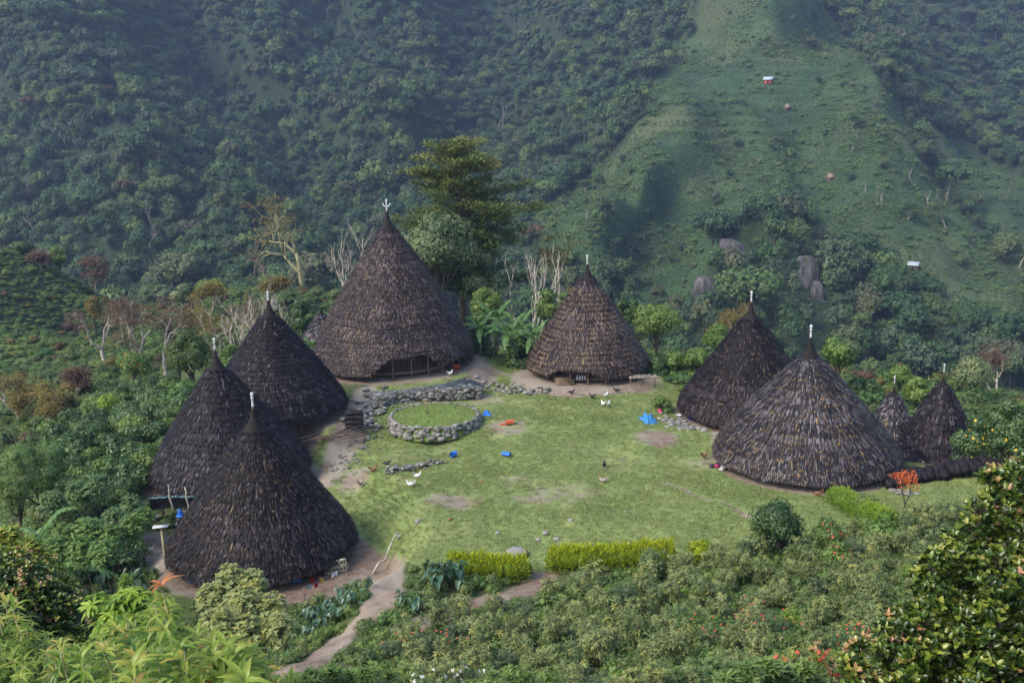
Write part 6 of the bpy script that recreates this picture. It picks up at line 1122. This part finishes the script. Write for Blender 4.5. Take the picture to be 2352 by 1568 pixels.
def blob_bush(px, py, D, blobs, n, L, W, mat, label, name='foreground_bush', kind='leaf', ros=5, elev=.5, seed=1, v=.4, cat='shrub', vspread=.12, group=None, bm=None, stem=True):
    rng = np.random.RandomState(seed); c = at(px, py, D); loc = np.array([c[0], c[1], float(ground(c[0], c[1]))]); root = empty(name, loc, label, cat, group); b = MB(); tb = MB(); bl = []
    for x, y, dd_, rpx in blobs: q = at(x, y, dd_) - loc; bl.append((q, rpx * dd_ / F))
    tot = sum(r * r for _, r in bl)
    for q, r in bl:
        kk = max(6, int(n * r * r / tot)); u = nrm(rng.randn(kk, 3) + [0, 0, .3]); rad = rng.rand(kk, 1) ** .45; P = q + u * r * rad
        vv = np.clip(v + vspread * rng.randn(kk) + .22 * (rad[:, 0] > .8) * (u[:, 2] > 0) + .5 * (rad[:, 0] > .90) * (u[:, 2] > .1) * (rng.rand(kk) < .45) * (vn(P[:, 0] * 1.8 + 3, P[:, 2] * 1.8) > .02), 0, .66 if mat == 'lance' else 1)  # upper outer leaves paler, light from above put into colour; scattered tips new growth
        rosettes(b, rng, P, nrm(u * .6 + [0, 0, .8]), ros, L, W, elev, vv, kind, .15, vj=.08)
        if stem or rng.rand() < .12: tb.tube([(rng.randn() * .1, rng.randn() * .1, -.1), q * [.5, .5, .45], q * [.9, .9, .8], q + [0, 0, r * .5]], [.035, .022, .012, .005], 6)
        for t_ in range(10): tb.tube([q - [0, 0, r * .5], q + nrm(rng.randn(3)) * r * .8], [.012, .003], 4)
    b.build('leaves', FOL[mat], root); tb.build('stems', bm or M_bark_dark, root); add_blooms(label, bl, root); return root
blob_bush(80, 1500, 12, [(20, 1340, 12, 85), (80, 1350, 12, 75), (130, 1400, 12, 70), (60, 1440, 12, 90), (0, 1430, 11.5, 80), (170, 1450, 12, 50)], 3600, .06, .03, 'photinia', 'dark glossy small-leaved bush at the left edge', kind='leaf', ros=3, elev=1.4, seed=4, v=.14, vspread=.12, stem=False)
blob_bush(20, 1400, 13, [(15, 1250, 13, 32), (55, 1275, 13, 36), (95, 1300, 13, 26), (0, 1290, 13, 40)], 330, .15, .045, 'lance', 'yellow-green lance-leaved tops above the dark glossy bush', ros=6, elev=.8, seed=5, v=.5)
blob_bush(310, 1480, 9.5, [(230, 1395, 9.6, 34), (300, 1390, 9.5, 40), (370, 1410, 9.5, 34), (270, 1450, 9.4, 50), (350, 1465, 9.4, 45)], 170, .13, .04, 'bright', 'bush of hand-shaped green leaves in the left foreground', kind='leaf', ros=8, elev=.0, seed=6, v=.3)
blob_bush(550, 1450, 25, [(530, 1330, 26, 36), (580, 1340, 26, 34), (490, 1375, 26, 38), (560, 1395, 25, 50), (620, 1400, 25, 40), (640, 1450, 24, 42), (570, 1460, 24, 50), (500, 1440, 24, 45)], 2100, .12, .07, 'cass', 'grey-green roundish-leaved bush in front of the nearest left house', kind='dia', ros=4, seed=7, v=.45, bm=M_bark_pale)
blob_bush(290, 1390, 40, [(290, 1335, 40, 16), (292, 1352, 40, 20), (288, 1372, 40, 24)], 420, .14, .03, 'bright', 'small bright cone-shaped shrub in the taro bed', kind='dia', ros=4, elev=1.2, seed=8, v=.25, name='cone_shrub')
blob_bush(260, 1300, 44, [(150, 1230, 46, 30), (200, 1220, 46, 34), (250, 1235, 46, 34), (130, 1265, 45, 36), (190, 1265, 45, 40), (240, 1270, 44, 34), (300, 1215, 47, 32), (330, 1190, 48, 26)], 2600, .17, .11, 'mid', 'mass of vine leaves sprawling left of the post', kind='dia', ros=3, seed=9, v=.3, name='vine_thicket')
blob_bush(260, 1180, 56, [(180, 1130, 58, 30), (220, 1120, 58, 30), (300, 1160, 56, 26), (120, 1160, 58, 34), (260, 1190, 52, 26)], 1500, .2, .1, 'deep', 'dark shrubs between the feathery tree and the left clothes line', kind='dia', ros=3, seed=10, v=.6, name='garden_thicket')
# glossy tree with pink new leaves, right foreground
pb = []
rng = np.random.RandomState(23)
outline = [(1935, 1520), (1990, 1450), (2050, 1390), (2105, 1340), (2140, 1290), (2190, 1240), (2230, 1190), (2255, 1110), (2290, 1060), (2330, 1050), (2400, 1040)]
for x in np.linspace(1960, 2420, 17):
    yt = np.interp(x, [o[0] for o in outline], [o[1] for o in outline]) + rng.randn() * 26; y = yt + 30
    while y < 1640:
        pb.append((x + rng.randn() * 14, y + rng.randn() * 10, 8.8 + .8 * rng.rand() + (y - yt) * -.001, 18 + 22 * rng.rand())); y += 40
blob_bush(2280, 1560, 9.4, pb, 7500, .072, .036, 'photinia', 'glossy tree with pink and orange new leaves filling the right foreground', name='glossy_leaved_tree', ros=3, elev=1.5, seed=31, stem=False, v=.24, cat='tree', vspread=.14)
for i, (x, y, D, lab, mt, L) in enumerate([(1050, 1540, 13, 'white-flowered weed clump at the bottom centre', 'cass', .09), (1180, 1555, 12, 'leafy shoots at the bottom edge left of centre', 'mid', .11), (1760, 1540, 9.5, 'broad-leaved seedling at the bottom edge', 'mid', .16), (1880, 1500, 12, 'grey-leaved bush with pink blooms left of the glossy tree', 'photinia', .08), (1640, 1530, 12, 'fresh green fine-leaved shrub at the bottom right of centre', 'mid', .10), (1500, 1550, 11, 'low yellow-green shrub at the bottom edge', 'cass', .09), (860, 1545, 14, 'green undergrowth shrub at the bottom edge', 'mid', .12), (760, 1550, 11, 'leafy shrub beside the bright lance-leaved shrubs', 'mid', .12)]):
    blob_bush(x, y, D, [(x + dx, y + dy, D + .2 * dx / 30, 26) for dx, dy in ((-90, 30), (-45, 12), (0, 0), (35, 18), (80, 5), (0, 40), (-60, 55), (55, 50), (110, 40))], 420, L * .7, L * .22, mt, lab, kind='dia', ros=6, seed=70 + i, v=.5)
# red-flowering shrubs on the slope
for i, (x, y, lab) in enumerate([(1640, 1480, 'dark shrub dotted with red flowers in the lower centre right'), (1980, 1480, 'red-flowering shrub beside the glossy tree'), (1000, 1500, 'low shrub with small red flowers left of centre'), (1750, 1450, 'red-flowering shrub upslope of its dotted neighbour')]):
    q = G(x, y + 30); D = proj(q)[2]; r_ = blob_bush(x, y, D, [(x + dx, y + dy, D, 34) for dx, dy in ((-60, 10), (-20, -10), (25, -14), (60, 8), (0, 20))], 700, .11, .025, 'deep', lab, kind='dia', ros=6, elev=.3, seed=90 + i, v=.5)
    b = MB(); rg = np.random.RandomState(i); P = np.array([at(x + rg.randn() * 50, y - 28 + rg.randn() * 22, D - .2) for _ in range(26)]) - np.array(r_.location); rosettes(b, rg, P, np.tile([0, -.4, 1.], (26, 1)), 5, .05, .035, .2, rg.rand(26), 'dia'); b.build('flowers', FOL['redfl'], r_)
# the haze of the valley air
b = MB(); b.box((0, 470, 165), (2400, 1120, 500)); hz = b.build('haze', []); tag(hz, 'thin blue evening haze filling the valley', kind='stuff')
hm = bpy.data.materials.new('valley_air'); hm.use_nodes = True; t_ = hm.node_tree; t_.nodes.remove(t_.nodes['Principled BSDF']); pv = t_.nodes.new('ShaderNodeVolumePrincipled'); pv.inputs['Color'].default_value = (.46, .60, 1.0, 1); pv.inputs['Density'].default_value = .00022; pv.inputs['Anisotropy'].default_value = .2
t_.links.new(pv.outputs[0], t_.nodes['Material Output'].inputs['Volume']); hz.data.materials.append(hm)
